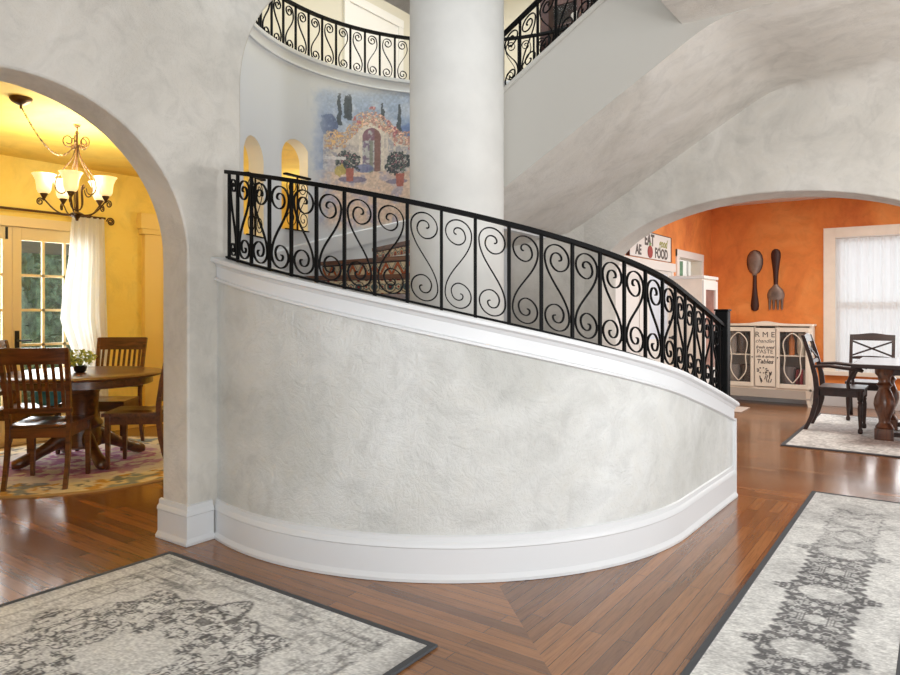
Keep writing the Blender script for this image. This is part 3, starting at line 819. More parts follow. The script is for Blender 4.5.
# ---- chandelier
CHX, CHY = hxy(-3.103, 5.74)
ch = empty('chandelier', (CHX, CHY, 2.1), 'five-light bronze chandelier with frosted bell shades hanging over the round table', 'chandelier')
ch.scale = (.85, .85, 1)
mb = MB(); mb.lathe([(.0, 0), (.012, .004), (.016, .02), (.03, .035), (.055, .05), (.06, .06), (.045, .068), (.016, .08), (.012, .2), (.009, .3), (.009, .72), (.018, .73), (.008, .75)], (0, 0, 0), 20)
mb.build('stem', M['bronze'], ch, 50)
mb = MB(); mb.tube([(.0, 0, .75+.0), (.012, 0, .765), (0, 0, .785), (-.008, 0, .775)], .005, 6); mb.lathe([(.03, .79), (.014, .778), (.004, .77)], (0, 0, 0), 12); mb.build('ceiling_hook', M['bronze'], ch, 50)
for k in range(5):
    a = math.radians(288+72*k+35.5); ca, sa = math.cos(a), math.sin(a)
    P = lambda r, z: (ca*r, sa*r, z)
    bz = lambda A, n=14: [P(*[sum(math.comb(len(A)-1, i)*(1-t)**(len(A)-1-i)*t**i*A[i][q] for i in range(len(A))) for q in (0, 1)]) for t in [j/n for j in range(n+1)]]
    arm = bz([(.03, .06), (.12, .02), (.22, .07), (.25, .15), (.295, .17)])
    curl = [P(.312+.032*(1-j/26*.75)*math.cos(PI*.9-j/26*3.2*PI)-.0, .138+.032*(1-j/26*.75)*math.sin(PI*.9-j/26*3.2*PI)) for j in range(27)]
    mb = MB(); mb.tube(arm, .007, 8); mb.tube([arm[-1]]+curl, .006, 8); ar = mb.build('arm', M['bronze'], ch, 50)
    up = bz([(.014, .62), (.03, .5), (.04, .44), (.3, .36), (.24, .2), (.1, .16), (.09, .27)], 24)
    loop = [P(.075+.056*(1-j/30*.6)*math.cos(-PI*.85-j/30*-2.6*PI), .66+.056*(1-j/30*.6)*math.sin(-PI*.85-j/30*-2.6*PI)) for j in range(31)]
    mb = MB(); mb.tube(up, .0055, 8); mb.tube([P(.016, .6), P(.016, .63)]+loop, .0055, 8); mb.build('scroll_rod', M['bronze'], ch, 50)
    lo = bz([(.012, .09), (.1, .1), (.05, .24), (.02, .28), (.06, .34), (.09, .3), (.07, .27)], 18)
    MB().tube(lo, .0055, 8).build('inner_scroll', M['bronze'], ch, 50)
    cx, cy = ca*.28, sa*.28
    MB().lathe([(.006, .155), (.014, .17), (.034, .2), (.036, .21), (.02, .212)], (cx, cy, 0), 18).build('socket_cup', M['bronze'], ar, 50)
    pr = [(.03, .205), (.05, .214), (.062, .236), (.066, .272), (.072, .308), (.088, .342), (.105, .362), (.102, .365), (.083, .344), (.067, .308), (.061, .272), (.057, .238), (.046, .218), (.028, .209)]
    MB().lathe(pr, (cx, cy, 0), 28, False).build('shade', M['shade'], ar, 60)
    MB().lathe([(.0, .22), (.02, .23), (.03, .27), (.022, .3), (.0, .312)], (cx, cy, 0), 14).build('bulb', M['bulb'], ar, 60)
# swagged chain and canopy belong to the lamp
x1, y1 = hxy(-3.116, 5.012); dx, dy = (x1-CHX)/.85, (y1-CHY)/.85
mb = MB(); mb.lathe([(.0, .745), (.03, .75), (.075, .772), (.088, .79), (.088, .8)], (dx, dy, 0), 28); mb.tube([(dx, dy, .75), (dx, dy, .72)], .012, 8)
mb.build('canopy', M['bronze'], ch, 50)
cp = []
for i in range(61):
    t = i/60; cp.append(Vector((dx*(1-t), dy*(1-t), .735*(1-t)+.665*t-.2*4*t*(1-t)*(.72+.55*t))))
mb = MB(); nl = 44
for i in range(nl):
    a = cp[int(60*i/nl)]; b = cp[min(60, int(60*i/nl)+1)]; t = (b-a).normalized(); s = t.cross(Vector((0, 0, 1))).normalized(); w = t.cross(s)
    e = s if i % 2 else w; o = a
    mb.tube([o+t*.013*math.cos(2*PI*k/10)+e*.007*math.sin(2*PI*k/10) for k in range(10)], .0026, 5, True)
mb.build('chain', M['bronze'], ch, 50)

# ---- round table
TX, TY = hxy(-3.29, 6.17)
tb = empty('round_dining_table', (TX, TY, 0.0135), 'round brown wooden pedestal dining table on the round rug', 'table', math.radians(35.5))
MB().lathe([(.0, .795), (.63, .795), (.66, .79), (.675, .778), (.672, .765), (.65, .757), (.0, .757)], (0, 0, 0), 72, False).build('tabletop', M['wood'], tb, 40)
MB().lathe([(.58, .757), (.585, .69), (.57, .685), (.55, .69), (.55, .757)], (0, 0, 0), 64, False).build('apron', M['wood'], tb, 40)
MB().lathe([(.0, .757), (.2, .757), (.2, .72), (.15, .7), (.145, .66), (.155, .64), (.135, .6), (.13, .42), (.14, .38), (.165, .35), (.17, .33), (.15, .3), (.16, .22), (.16, .14), (.12, .12), (0, .12)], (0, 0, 0), 32, False).build('pedestal', M['wood'], tb, 40)
for k in range(4):
    a = PI/4+k*PI/2; ca, sa = math.cos(a), math.sin(a); rg = []
    for r, zc, hw, hh in ((.1, .22, .05, .1), (.2, .2, .048, .075), (.3, .14, .045, .055), (.38, .095, .045, .05), (.44, .07, .05, .055), (.49, .052, .052, .052), (.53, .045, .045, .04), (.545, .04, .03, .03)):
        zc = max(zc, hh+.0)
        rg.append([(ca*r-sa*hw*math.cos(t), sa*r+ca*hw*math.cos(t), zc+hh*math.sin(t)) for t in [2*PI*q/12 for q in range(12)]])
    MB().rings(rg).build('foot', M['wood'], tb, 50)

# ---- slat-back chairs
def slat_chair(label):
    r = empty('dining_chair', (0, 0, 0), label, 'chair', 0, 'slat-back chairs round the pedestal table')
    W, D = .47, .44; zs = .475
    # seat: scooped
    rg = []
    for i in range(13):
        y = -D/2+.02+(D)*i/12; w = W/2*(.9+.1*i/12)+.005; ring = []
        for q in range(13):
            x = -w+2*w*q/12; dip = .018*math.exp(-((abs(x)-.11)/.075)**2)*math.exp(-((y+.03)/.14)**2); ring.append((x, y, zs-dip))
        ring += [(w, y, zs-.028), (-w, y, zs-.028)]; rg.append(ring)
    MB().rings(rg).build('seat', M['wood'], r, 40)
    ap = MB(); ap.bb((-W/2+.03, D/2-.03, zs-.1), (W/2-.03, D/2-.008, zs-.028)); ap.bb((-W/2+.02, -D/2+.02, zs-.1), (-W/2+.042, D/2-.02, zs-.028)); ap.bb((W/2-.042, -D/2+.02, zs-.1), (W/2-.02, D/2-.02, zs-.028)); ap.bb((-W/2+.03, -D/2, zs-.1), (W/2-.03, -D/2+.022, zs-.028))
    ap.build('apron', M['wood'], r)
    for sx in (-1, 1):
        x = sx*(W/2-.025)
        MB().rings([[(x-a, D/2-.045+.022-a, z), (x+a, D/2-.045+.022-a, z), (x+a, D/2-.045+.022+a, z), (x-a, D/2-.045+.022+a, z)] for z, a in ((0, .014), (zs-.03, .021))]).build('leg', M['wood'], r)
        rg = []
        for z, y, a in ((0, -D/2-.075, .013), (.12, -D/2-.04, .016), (.25, -D/2-.012, .019), (.42, -D/2+.006, .021), (.55, -D/2+.004, .02), (.75, -D/2-.025, .018), (.92, -D/2-.062, .017), (1.06, -D/2-.098, .015)):
            xx = sx*(W/2-.022+.02*max(0, (z-.5)/.56)); rg.append([(xx-.015, y-a, z), (xx+.015, y-a, z), (xx+.015, y+a, z), (xx-.015, y+a, z)])
        MB().rings(rg).build('leg', M['wood'], r, 30)
    def yb(z): return float(np.interp(z, [.5, .75, .92, 1.06], [-D/2+.006, -D/2-.025, -D/2-.062, -D/2-.098]))
    def rail_(z0, z1, th, bow):
        rg = []
        for i in range(13):
            t = i/12; x = (W/2+.005)*(2*t-1); b = -bow*(1-(2*t-1)**2)
            rg.append([(x, yb(z0)+b-th, z0), (x, yb(z0)+b+th, z0), (x, yb(z1)+b+th, z1), (x, yb(z1)+b-th, z1)])
        return MB().rings(rg)
    rail_(.94, 1.065, .012, .03).build('crest_rail', M['wood'], r, 30); rail_(.565, .605, .011, .012).build('lower_rail', M['wood'], r, 30)
    for i in range(8):
        t = (i+.7)/8.4; x = (W/2)*(2*t-1)*.93; rg = []
        for z in (.6, .7, .8, .9, .95):
            b = -(.012+(.018)*(z-.6)/.35)*(1-(2*t-1)**2); y = yb(z)+b
            rg.append([(x-.011, y-.006, z), (x+.011, y-.006, z), (x+.011, y+.006, z), (x-.011, y+.006, z)])
        MB().rings(rg).build('slat', M['wood'], r)
    return r
def put_chair(o, cx, cz, dx, dz, z=.0135):
    x, y = hxy(cx, cz); o.location = (x, y, z); o.rotation_euler = (0, 0, hdir(dx, dz)-PI/2)
A = slat_chair('slat-back wooden chair nearest the arch, its back to the hall')
put_chair(A, -3.155, 5.45, -.12, .75)
for lb, *a in (('slat-back wooden chair half hidden behind the arch pier, side-on to the table', -2.72, 6.06, -.97, -.12),
               ('slat-back wooden chair on the far side of the round table, before the yellow wall', -3.36, 6.80, .05, -1),
               ('slat-back wooden chair at the left of the round table, holding a teal cushion', -3.87, 6.25, 1, -.02)):
    q = copy_tree(A); q['label'] = lb; put_chair(q, *a)
# teal cushion on the left chair
cu = MB(); rg = []
for i in range(9):
    t = -1+i/4; k = math.sqrt(max(0.02, 1-t*t*.95))
    rg.append([(.12*t, .05*k*math.sin(a)*.9, .09+.09*(.55+.45*k)*math.cos(a)) for a in [2*PI*j/16 for j in range(16)]])
cu.rings(rg); cu = cu.build('cushion', M['teal'], None, 60); tag(cu, 'teal cushion resting on the seat left of the round table', 'cushion')
x, y = hxy(-3.64, 6.25); cu.location = (x, y, .49); cu.rotation_euler = (0, 0, hdir(0, 1)-PI/2)
# plant
px, py = hxy(-3.27, 6.1)
pl = empty('potted_plant', (px, py, .808), 'small lime-green plant in a black pot on the round table', 'plant')
MB().lathe([(.035, 0), (.05, .02), (.056, .06), (.05, .06), (.045, .045), (0, .045)], (0, 0, 0), 24, False).build('pot', M['black'], pl, 50)
def leaf_cloud(mb, n, cen, rad, size, rng):
    for _ in range(n):
        while True:
            p = Vector((rng.uniform(-1, 1), rng.uniform(-1, 1), rng.uniform(-1, 1)))
            if p.length < 1: break
        c = Vector(cen)+Vector((p.x*rad[0], p.y*rad[1], p.z*rad[2]))
        u = Vector((rng.gauss(0, 1), rng.gauss(0, 1), rng.gauss(0, 1))).normalized(); v = u.orthogonal().normalized()
        w = u.cross(v)*.06; s = size*rng.uniform(.6, 1.3)
        mb.add([c-u*s, c+v*s*.38+w*s, c+u*s, c-v*s*.38+w*s], [(0, 1, 2, 3)])
rg_ = random.Random(5); mb = MB(); leaf_cloud(mb, 260, (0, 0, .13), (.13, .13, .075), .022, rg_); mb.build('foliage', M['leaf_lime'], pl)
mb = MB()
for k in range(9):
    a = k*.7; mb.tube([(0, 0, .04), (.03*math.cos(a), .03*math.sin(a), .1), (.1*math.cos(a), .1*math.sin(a), .14)], .003, 5)
mb.build('stems', M['leaf'], pl, 50)

# ---- garden beyond the french doors
MB().bb((-24, -12, -.2), (XY-.12, 22, -.08)).build('ground_garden', M['grass'], None, False, 'structure')
MB().bb((XY-2.6, 1.0, -.08), (XY-.12, 5.0, -.04)).build('floor_patio', simple('patio_stone', (168, 164, 156), .8, var=.08), None, False, 'structure')
MB().bb((XY-2.6, -1, 2.5), (XY-.12, 6.5, 2.66)).bb((XY-2.6, -1, 2.14), (XY-2.5, 6.5, 2.5)).build('roof_porch', simple('porch_soffit', (132, 138, 148), .7), None, False, 'structure')
rg_ = random.Random(11)
for k, (y, lb) in enumerate(((0.6, 'tall dark hedge far outside at the left of the garden'), (4.4, 'tall dark hedge far outside behind the tree trunks'), (8.2, 'tall dark hedge far outside at the right of the garden'))):
    b = empty('hedge', (-17.5, y+1, -.09), lb, 'hedge', 0, 'garden hedges'); mb = MB(); leaf_cloud(mb, 5200, (0, 0, 1.9), (.9, 1.75, 2.3), .16, rg_); mb.bb((-.5, -1.7, 0), (.3, 1.7, 3.3)); mb.build('foliage', M['leaf_dark'], b)
bushes = [(-10.6, 3.1, .8, 1.1, 'round green shrub outside the french doors, centred in the left door'), (-10.9, 4.75, .75, 1.0, 'green shrub outside behind the lower panes nearest the curtain'),
          (-11.2, 6.4, .8, 1.25, 'tall green shrub outside hidden by the sheer curtain'), (-10.8, 1.5, .7, .9, 'low green shrub outside at the far left panes')]
for i, (x, y, r, h, lb) in enumerate(bushes):
    b = empty('shrub', (x, y, -.09), lb, 'shrub', 0, 'garden shrubs outside the french doors'); mb = MB(); leaf_cloud(mb, 1500, (0, 0, h*.55), (r, r, h*.55), .075, rg_)
    mb.build('foliage', M['leaf'] if i % 2 == 0 else M['leaf_dark'], b); MB().tube([(0, 0, 0), (.02, .02, h*.5)], .04, 8).build('stem', M['bark'], b, 50)
for x, y, h, lb in ((-12.6, 4.1, 4.2, 'leafy garden tree whose trunk shows through the right french door'), (-13.2, 7.6, 4.6, 'leafy garden tree farthest right beyond the curtain'), (-14.0, .7, 4.4, 'leafy garden tree beyond the left french door')):
    b = empty('garden_tree', (x, y, -.09), lb, 'tree', 0, 'garden trees beyond the shrubs'); mb = MB(); leaf_cloud(mb, 2400, (0, 0, h*.68), (1.6, 1.6, h*.36), .12, rg_)
    mb.build('crown', M['leaf_dark'], b); MB().tube([(0, 0, 0), (.05, .03, h*.3), (0, .1, h*.7)], [.14, .12, .06], 10).build('trunk', M['bark'], b, 50)

# ------------------------------------------------------------------ rugs
def rug_obj(name, x0, x1, y0, y1, colr, label, res, h=.010, bind=.03):
    root = empty(name, ((x0+x1)/2, (y0+y1)/2, .001), label, 'rug'); w, d = (x1-x0), (y1-y0)
    nu, nv = int((w-2*bind)/res), int((d-2*bind)/res)
    def fn(U, V): return [-w/2+bind+(w-2*bind)*U, -d/2+bind+(d-2*bind)*V, h+0*U]
    def cc(U, V): return colr((x0+bind)+(w-2*bind)*U, (y0+bind)+(d-2*bind)*V)
    paint_grid('pile', nu, nv, fn, cc, M['rug'], root)
    m = MB(); m.bb((-w/2, -d/2, 0), (w/2, -d/2+bind, h+.002)); m.bb((-w/2, d/2-bind, 0), (w/2, d/2, h+.002)); m.bb((-w/2, -d/2+bind, 0), (-w/2+bind, d/2-bind, h+.002)); m.bb((w/2-bind, -d/2+bind, 0), (w/2, d/2-bind, h+.002))
    m.build('binding', M['binding'], root, False, None, .002)
    return root
def ornament(x, y, k=1.0):
    """interlaced curling strokes, 0..1"""
    q = 17*k
    wx = x*q+.9*fbm(x*q*.9+3, y*q*.9, 2); wy = y*q+.9*fbm(x*q*.9+40, y*q*.9+7, 2)
    n = vnoise(wx+11, wy+5); m = vnoise(wx*1.7+60, wy*1.7+33)
    line = np.maximum(sstep(.085, .035, np.abs(n-.5)), sstep(.07, .03, np.abs(m-.62)))
    blob = sstep(.66, .72, n)*sstep(.35, .5, m)
    return np.clip(line+.8*blob, 0, 1)
def fold(x): return np.abs(x)
LIGHT = np.array([232, 232, 229.]); DARK = np.array([92, 91, 92.])
def rug_mix(f, x, y):
    w = (f+(fbm(x*70, y*190, 3)-.5)*.6+(fbm(x*6, y*6, 3)-.5)*.2)
    w = np.clip(w, 0, 1)[..., None]; c = LIGHT*(1-w)+DARK*w
    g = (.93+.14*_rng.random(x.shape))[..., None]; c = c*g
    return [c[..., i] for i in range(3)]
def rug1_col(x, y):
    cx, cy = -2.6, 1.46; X = np.abs(x-cx); Y = np.abs(y-cy)
    # medallion with scalloped edge, pale heart
    ang = np.arctan2(Y, X); r = np.hypot(X*1.0, Y*1.12); edge = .6+.05*np.cos(ang*8)+.03*np.cos(ang*16)
    inside = sstep(edge+.01, edge-.02, r); heart = sstep(.225, .2, r+.02*np.cos(ang*8))
    petals = sstep(.06, .05, np.abs(np.hypot(X-.33, Y-.3)))*1.0
    o = ornament(X+.2, Y+.1, 1.75)
    f = .08+inside*(1-heart)*(.06+.78*o)+sstep(.014, .006, np.abs(r-edge))*.45*inside
    f = f+heart*.12*ornament(X, Y, 2.2)-petals*.25*inside
    ob = np.maximum(X-.0, 0)
    corner = sstep(.0, .06, (X/.8+Y/.72)-1.12)*(X < .78)*1.0*(Y < .66)
    f = f+corner*(.28*ornament(X, Y, 1.3))
    bx = np.minimum(np.abs(X-.76), np.abs(X-.62)); by = np.minimum(np.abs(Y-.64), np.abs(Y-.76))
    line = ((bx < .008)*(Y < .76)+(by < .008)*(X < .76) > 0)
    f = f+line*.22*(fbm(x*8, y*8, 2) > .45)
    border = ((X > .62)*(X < .76)*(Y < .76)+(Y > .64)*(Y < .76)*(X < .76) > 0)
    f = f+border*.2*ornament(X, Y, 1.8)+sstep(.8, .92, X)*.25+.3*sstep(.55, .8, fbm(x*3, y*26, 3))*(Y > .45)
    return rug_mix(f, x, y)
rug_obj('area_rug', -3.51, -1.655, .1, 2.235, rug1_col, 'faded grey medallion rug with charcoal edge in front of the dining-nook arch', .0062)
def runner_col(x, y):
    cx = -.45; X = np.abs(x-cx); t = ((y-5.05)/.67); k = np.abs(((t+.5) % 1)-.5)*.67   # distance to nearest pale cell
    o = ornament(X*1.1+.3, k*1.1+.2, 1.05)
    hw = .145+.085*np.exp(-(k/.055)**2)+.012*np.sin(k*90)
    band = sstep(hw+.008, hw-.008, X)*(y < 5.36)
    pale = sstep(.9, .8, np.hypot(X/.14, k/.1))
    strength = np.interp(y, [2.2, 3.0, 3.9, 4.3, 4.7, 5.3], [.66, .76, .8, .7, .42, .38])
    small = sstep(.9, .75, np.hypot(X/.055, (.335-k)/.05))
    near = sstep(4.75, 4.2, y)
    o2 = ornament(X*1.1+.3, k*1.1+.2, 1.7)
    f = .12+band*(1-pale)*(1-.8*small)*strength*(near*(.95-.8*o2)+(1-near)*(.2+.8*o))+pale*band*.14*ornament(x, y, 3)
    f = f+.1*sstep(.5, .7, fbm(x*20, y*20, 3))+.12*sstep(.6, .75, fbm(x*3, y*3, 2))
    return rug_mix(f, x, y)
rug_obj('runner_rug', -.79, -.11, 1.2, 5.76, runner_col, 'long faded grey runner rug with medallions at the right of the hall floor', .0062)
def orug_col(x, y):
    X = np.abs(x-.1); Y = np.abs(y-8.85); f = .14+.22*ornament(X, Y, .8)*sstep(.45, .6, fbm(x*4, y*4, 2)); return rug_mix(f, x, y)
rug_obj('pale_rug', -1.32, 1.5, 7.55, 10.15, orug_col, 'pale worn rug under the dark trestle table in the orange room', .016, .01, .04)
m = tag(MB().bb((-2.7, 9.68, .001), (-2.17, 10.2, .012)).build('door_mat', simple('pale_mat', (196, 180, 168), .95, 0, .3, 200), None, False, None, .003), 'small pale mat on the wood floor in front of the cream buffet', 'mat')
# round rug
def round_rug():
    root = empty('round_rug', (TX, TY, .001), 'round cream floral rug with a magenta centre under the pedestal table', 'rug'); n, m_ = 260, 110; R = 1.19
    def fn(U, V): return [R*V*np.cos(2*PI*U), R*V*np.sin(2*PI*U), .011+0*U]
    def cc(U, V):
        x = R*V*np.cos(2*PI*U); y = R*V*np.sin(2*PI*U); r = R*V; c = np.zeros(U.shape+(3,))+np.array([236, 226, 204.])
        def put(mk, k, a=.9):
            a = np.clip(mk*a, 0, 1)[..., None]; c[:] = c*(1-a)+np.array(k, float)*a
        n1 = fbm(x*5+9, y*5, 3); n2 = fbm(x*14+3, y*14, 3); n3 = fbm(x*11+30, y*11+5, 3)
        put(sstep(.5, .62, n1), (224, 200, 150), .7); put((r < .86+.1*(n1-.5))*1.0, (222, 214, 214), .8); put((r < .72+.3*(n1-.5))*sstep(.48, .6, n3), (190, 140, 184), .8)
        put((r < .62)*sstep(.52, .6, n2), (168, 96, 150), .8)
        put((r > .8)*sstep(.56, .62, n2), (96, 106, 118), .85); put((r > .8)*sstep(.6, .66, n3), (200, 150, 70), .85); put((r > .8)*sstep(.66, .7, n1), (110, 130, 150), .7)
        put((r > 1.165)*1.0, (186, 158, 108), .9)
        return [c[..., i]*(.94+.12*n2) for i in range(3)]
    paint_grid('pile', n, m_, fn, cc, M['rug'], root)
    MB().lathe([(R-.002, .012), (R+.008, .009), (R+.01, 0), (R-.002, 0)], (0, 0, 0), 96, False).build('binding', simple('tan_binding', (170, 140, 92), .9), root, 50)
round_rug()

# ------------------------------------------------------------------ orange dining room
Or = M['orange']
# left wall (looks +X), openings: door (glazed) and pass-through
def WO(a, b, t): return (XO-t, a, b)
plate('wall_orange_left', [(YRB, 0), (YO+.1, 0), (YO+.1, 3.0), (YRB, 3.0)], [[(9.40, .0005), (10.50, .0005), (10.50, 2.10), (9.40, 2.10)]], WO, .12, [Or, M['white'], M['white']], smooth=False)
d = MB()
for y in (9.32, 10.48): d.bb((XO-.14, y, 0), (XO+.025, y+.1, 2.18))
d.bb((XO-.14, 9.32, 2.08), (XO+.028, 10.58, 2.18)); d.build('trim_7', M['white'], None, False, 'structure', .004)
# far wall with window
WX0, WX1, WZ0, WZ1 = -1.225, 1.2, .5, 2.37
plate('wall_orange_back', [(XO-.02, 0), (4, 0), (4, 3.0), (XO-.02, 3.0)], [[(WX0, WZ0), (WX1, WZ0), (WX1, WZ1), (WX0, WZ1)]], lambda a, b, t: (a, YO+t, b), .16, [Or, M['white'], M['white']], smooth=False)
MB().bb((XO-.2, YRB, 2.95), (4, YO+.1, 3.1)).build('ceiling_orange', M['white'], None, False, 'structure')
MB().bb((XO, YO-.025, 0), (4, YO, .27)).build('baseboard_orange_back', M['trim'], None, False, 'structure', .005)
w = MB(); w.bb((WX0-.15, YO-.03, WZ0-.02), (WX0, YO, WZ1+.15)); w.bb((WX1, YO-.03, WZ0-.02), (WX1+.15, YO, WZ1+.15)); w.bb((WX0, YO-.03, WZ1), (WX1, YO, WZ1+.15)); w.bb((WX0-.18, YO-.07, WZ0-.06), (WX1+.18, YO, WZ0))
w = w.build('window_1', M['cream_furn'], None, False, 'structure', .004)
s_ = MB(); xm = [(-1.225, -.02), (-.02, 1.2)]
for a, b in xm:
    for z0, z1 in ((WZ0, 1.42), (1.42, WZ1)):
        s_.bb((a, YO+.05, z0), (a+.05, YO+.09, z1)); s_.bb((b-.05, YO+.05, z0), (b, YO+.09, z1)); s_.bb((a+.05, YO+.05, z0), (b-.05, YO+.09, z0+.05)); s_.bb((a+.05, YO+.05, z1-.05), (b-.05, YO+.09, z1))
s_.build('sash', M['white'], w); MB().bb((WX0, YO+.068, WZ0), (WX1, YO+.072, WZ1)).build('glass_pane', M['glass'], w)
def win_fn(x0, x1, ph):
    def fn(u, v): return (x0+(x1-x0)*u, YO-.045+.018*math.sin(u*56+ph+v)+.008*math.sin(u*97+ph*2), 2.36-(2.36-.47)*v)
    return fn
cr = empty('curtain_rail', (0, YO-.045, 2.375), 'thin white curtain rod across the top of the bright window', 'curtain rod')
MB().tube([(WX0+.005, 0, 0), (WX1-.005, 0, 0)], .008, 8).build('rod', M['white'], cr, 50)
c1 = curtain('window_sheer', 150, 12, win_fn(WX0, -.32, 0), M['sheer']); tag(c1, 'sheer white curtain on the left of the orange room window', 'curtain', 'sheer curtains at the bright window')
c2 = curtain('window_sheer', 150, 12, win_fn(-.318, WX1, 2), M['sheer']); tag(c2, 'sheer white curtain hanging behind the trestle table end', 'curtain', 'sheer curtains at the bright window')
# kitchen seen through the opening
MB().bb((-7, 12.6, 0), (XO, 12.7, 3)).build('wall_kitchen', M['white'], None, False, 'structure')
k2 = MB(); k2.bb((-4.2, 12.55, 1.84), (-4.12, 12.6, 2.3)); k2.bb((-3.8, 12.55, 1.84), (-3.74, 12.6, 2.3)); k2.bb((-4.12, 12.55, 1.84), (-3.8, 12.6, 1.9)); k2.bb((-4.12, 12.55, 2.24), (-3.8, 12.6, 2.3))
k2 = k2.build('window_2', M['white'], None, False, 'structure'); MB().bb((-4.12, 12.58, 1.9), (-3.8, 12.595, 2.24)).build('glass_pane', simple('leafy_window_view', (96, 124, 104), .2, 0, 0, 0, .3), k2)
# glazed white door under the sign
dr = MB(); dr.bb((XO, 6.66, 0), (XO+.03, 6.76, 1.92)); dr.bb((XO, 8.06, 0), (XO+.024, 8.11, 1.86)); dr.bb((XO, 9.07, 0), (XO+.03, 9.16, 1.92)); dr.bb((XO, 6.64, 1.86), (XO+.045, 9.19, 1.97))
dr = dr.build('door_2', M['white'], None, False, 'structure', .003)
q = MB(); q.bb((XO, 8.11, .01), (XO+.02, 8.25, 1.86)); q.bb((XO, 8.93, .01), (XO+.02, 9.07, 1.86)); q.bb((XO, 8.25, 1.82), (XO+.02, 8.93, 1.86)); q.bb((XO, 8.25, .01), (XO+.02, 8.93, 1.0))
lf = q.build('door_leaf', M['white'], dr, False, None, .003); MB().bb((XO, 8.25, 1.0), (XO+.012, 8.93, 1.82)).build('opaque_pane', M['sky_pane'], lf)
q = MB(); q.bb((XO, 6.76, .01), (XO+.012, 8.06, 1.86))
for y0, y1 in ((6.76, 6.9), (7.92, 8.06)): q.bb((XO+.012, y0, .01), (XO+.022, y1, 1.86))
for z0, z1 in ((.01, .2), (.95, 1.08), (1.74, 1.86)): q.bb((XO+.012, 6.9, z0), (XO+.022, 7.92, z1))
q.build('door_leaf', M['white'], dr, False, None, .003)
q = MB(); q.tube([(XO+.02, 8.98, 1.0), (XO+.06, 8.98, 1.0)], .012, 10); q.lathe([(.0, -.03), (.026, -.015), (.03, 0), (.026, .015), (0, .03)], (XO+.075, 8.98, 1.0), 16); q.tube([(XO+.02, 8.98, 1.2), (XO+.04, 8.98, 1.2)], .026, 14)
q.build('door_knob', M['black'], lf, 50)
# sign
sg = empty('wall_sign', (XO+.0, 8.28, 1.985), 'white lettered wall sign with a red radish above the glazed door', 'sign')
MB().bb((.001, -.73, 0), (.035, .73, .31)).build('board', M['white'], sg, False, None, .002); e = MB(); e.bb((.001, .73, -.005), (.04, .748, .315)); e.bb((.001, -.748, -.005), (.04, -.73, .315)); e.bb((.001, -.73, .31), (.04, .73, .318)); e.build('frame', M['dark_red'], sg)
pl_ = lambda x, z, h: (.0365+h, x, z)
t1 = MB(); letters(t1, 'EAT', .19, -.08, .16, pl_, .007); t1.build('lettering', M['ink'], sg)
t1 = MB(); letters(t1, 'FOOD', .17, .36, .025, pl_, .006); t1.build('lettering', M['ink'], sg)
t1 = MB(); letters(t1, 'AE', .16, -.45, .03, pl_, .006); t1.build('lettering', M['ink'], sg)
t2 = MB(); letters(t2, 'good', .15, .42, .165, pl_, .003, .3); t2.build('script_lettering', simple('olive_lettering', (150, 150, 74), .6), sg)
r_ = MB()
ring = []
for i in range(28):
    a = 2*PI*i/28; ring.append((.037, -.06+.085*math.sin(a), .08+.075*math.cos(a)))
r_.rings([[(.036, p[1], p[2]) for p in ring], [(.042, p[1], p[2]) for p in ring]]); r_.build('radish', simple('radish_red', (150, 36, 26), .5), sg, 50)
lf_ = MB()
for dx in (-.03, 0, .03): lf_.rings([[(.036, -.06+dx*.4-.008, .15), (.036, -.06+dx*.4+.008, .15), (.04, -.06+dx+.006, .19), (.04, -.06+dx-.006, .19)], [(.041, -.06+dx*.4-.008, .15), (.041, -.06+dx*.4+.008, .15), (.044, -.06+dx+.006, .19), (.044, -.06+dx-.006, .19)]])
lf_.build('radish_top', M['leaf'], sg)
# tall white cabinet
tc = empty('china_cabinet', (XO+.235, 9.31, 0), 'tall white cabinet with a glass door in front of the kitchen opening', 'cabinet')
MB().bb((-.225, -.33, .06), (.205, .33, 1.76)).build('body', M['cream_furn'], tc, False, None, .004); MB().bb((-.228, -.345, 1.76), (.235, .345, 1.8)).build('cornice', M['white'], tc, False, None, .006)
q = MB(); q.bb((.205, -.33, .08), (.23, -.24, 1.74)); q.bb((.205, .24, .08), (.23, .33, 1.74)); q.bb((.205, -.24, 1.62), (.23, .24, 1.74)); q.bb((.205, -.24, .08), (.23, .24, .6)); q = q.build('door', M['white'], tc, False, None, .003)
MB().bb((.206, -.24, .6), (.212, .24, 1.62)).build('pane', simple('cabinet_door_glass', (150, 112, 104), .12, 0, 0, 0, .15), q)
MB().lathe([(0, -.015), (.014, 0), (0, .015)], (.243, .27, .9), 12).build('knob', M['black'], q, 50)
MB().bb((-.2, -.31, 0), (.19, .31, .06)).build('plinth', M['cream_furn'], tc)
# spoon and fork
def outline(mb, pts, y0, y1, dome=0):
    """pts: list of (z, halfwidth) -> solid with softly domed front, facing -Y"""
    rg = []
    for z, hw in pts:
        rg.append([(hw*math.cos(a), (y0 if math.sin(a) >= 0 else y0+(y1-y0)*-math.sin(a)), z) for a in [2*PI*k/20 for k in range(20)]])
    return mb.rings(rg)
sp = empty('wall_spoon', (-2.29, YO-.002, 1.345), 'oversized wooden spoon hung bowl-up on the orange wall', 'spoon')
outline(MB(), [(0, .02), (.02, .05), (.08, .06), (.14, .054), (.24, .04), (.36, .03), (.5, .026), (.54, .028)], -.002, -.035).build('handle', M['dark_red'], sp, 60)
MB().bb((-.032, -.032, .53), (.032, -.002, .555)).build('collar', M['pewter'], sp, False, None, .004)
outline(MB(), [(.55, .03), (.58, .06), (.63, .088), (.7, .105), (.77, .106), (.83, .094), (.88, .065), (.9, .025)], -.002, -.045).build('bowl', M['pewter'], sp, 60)
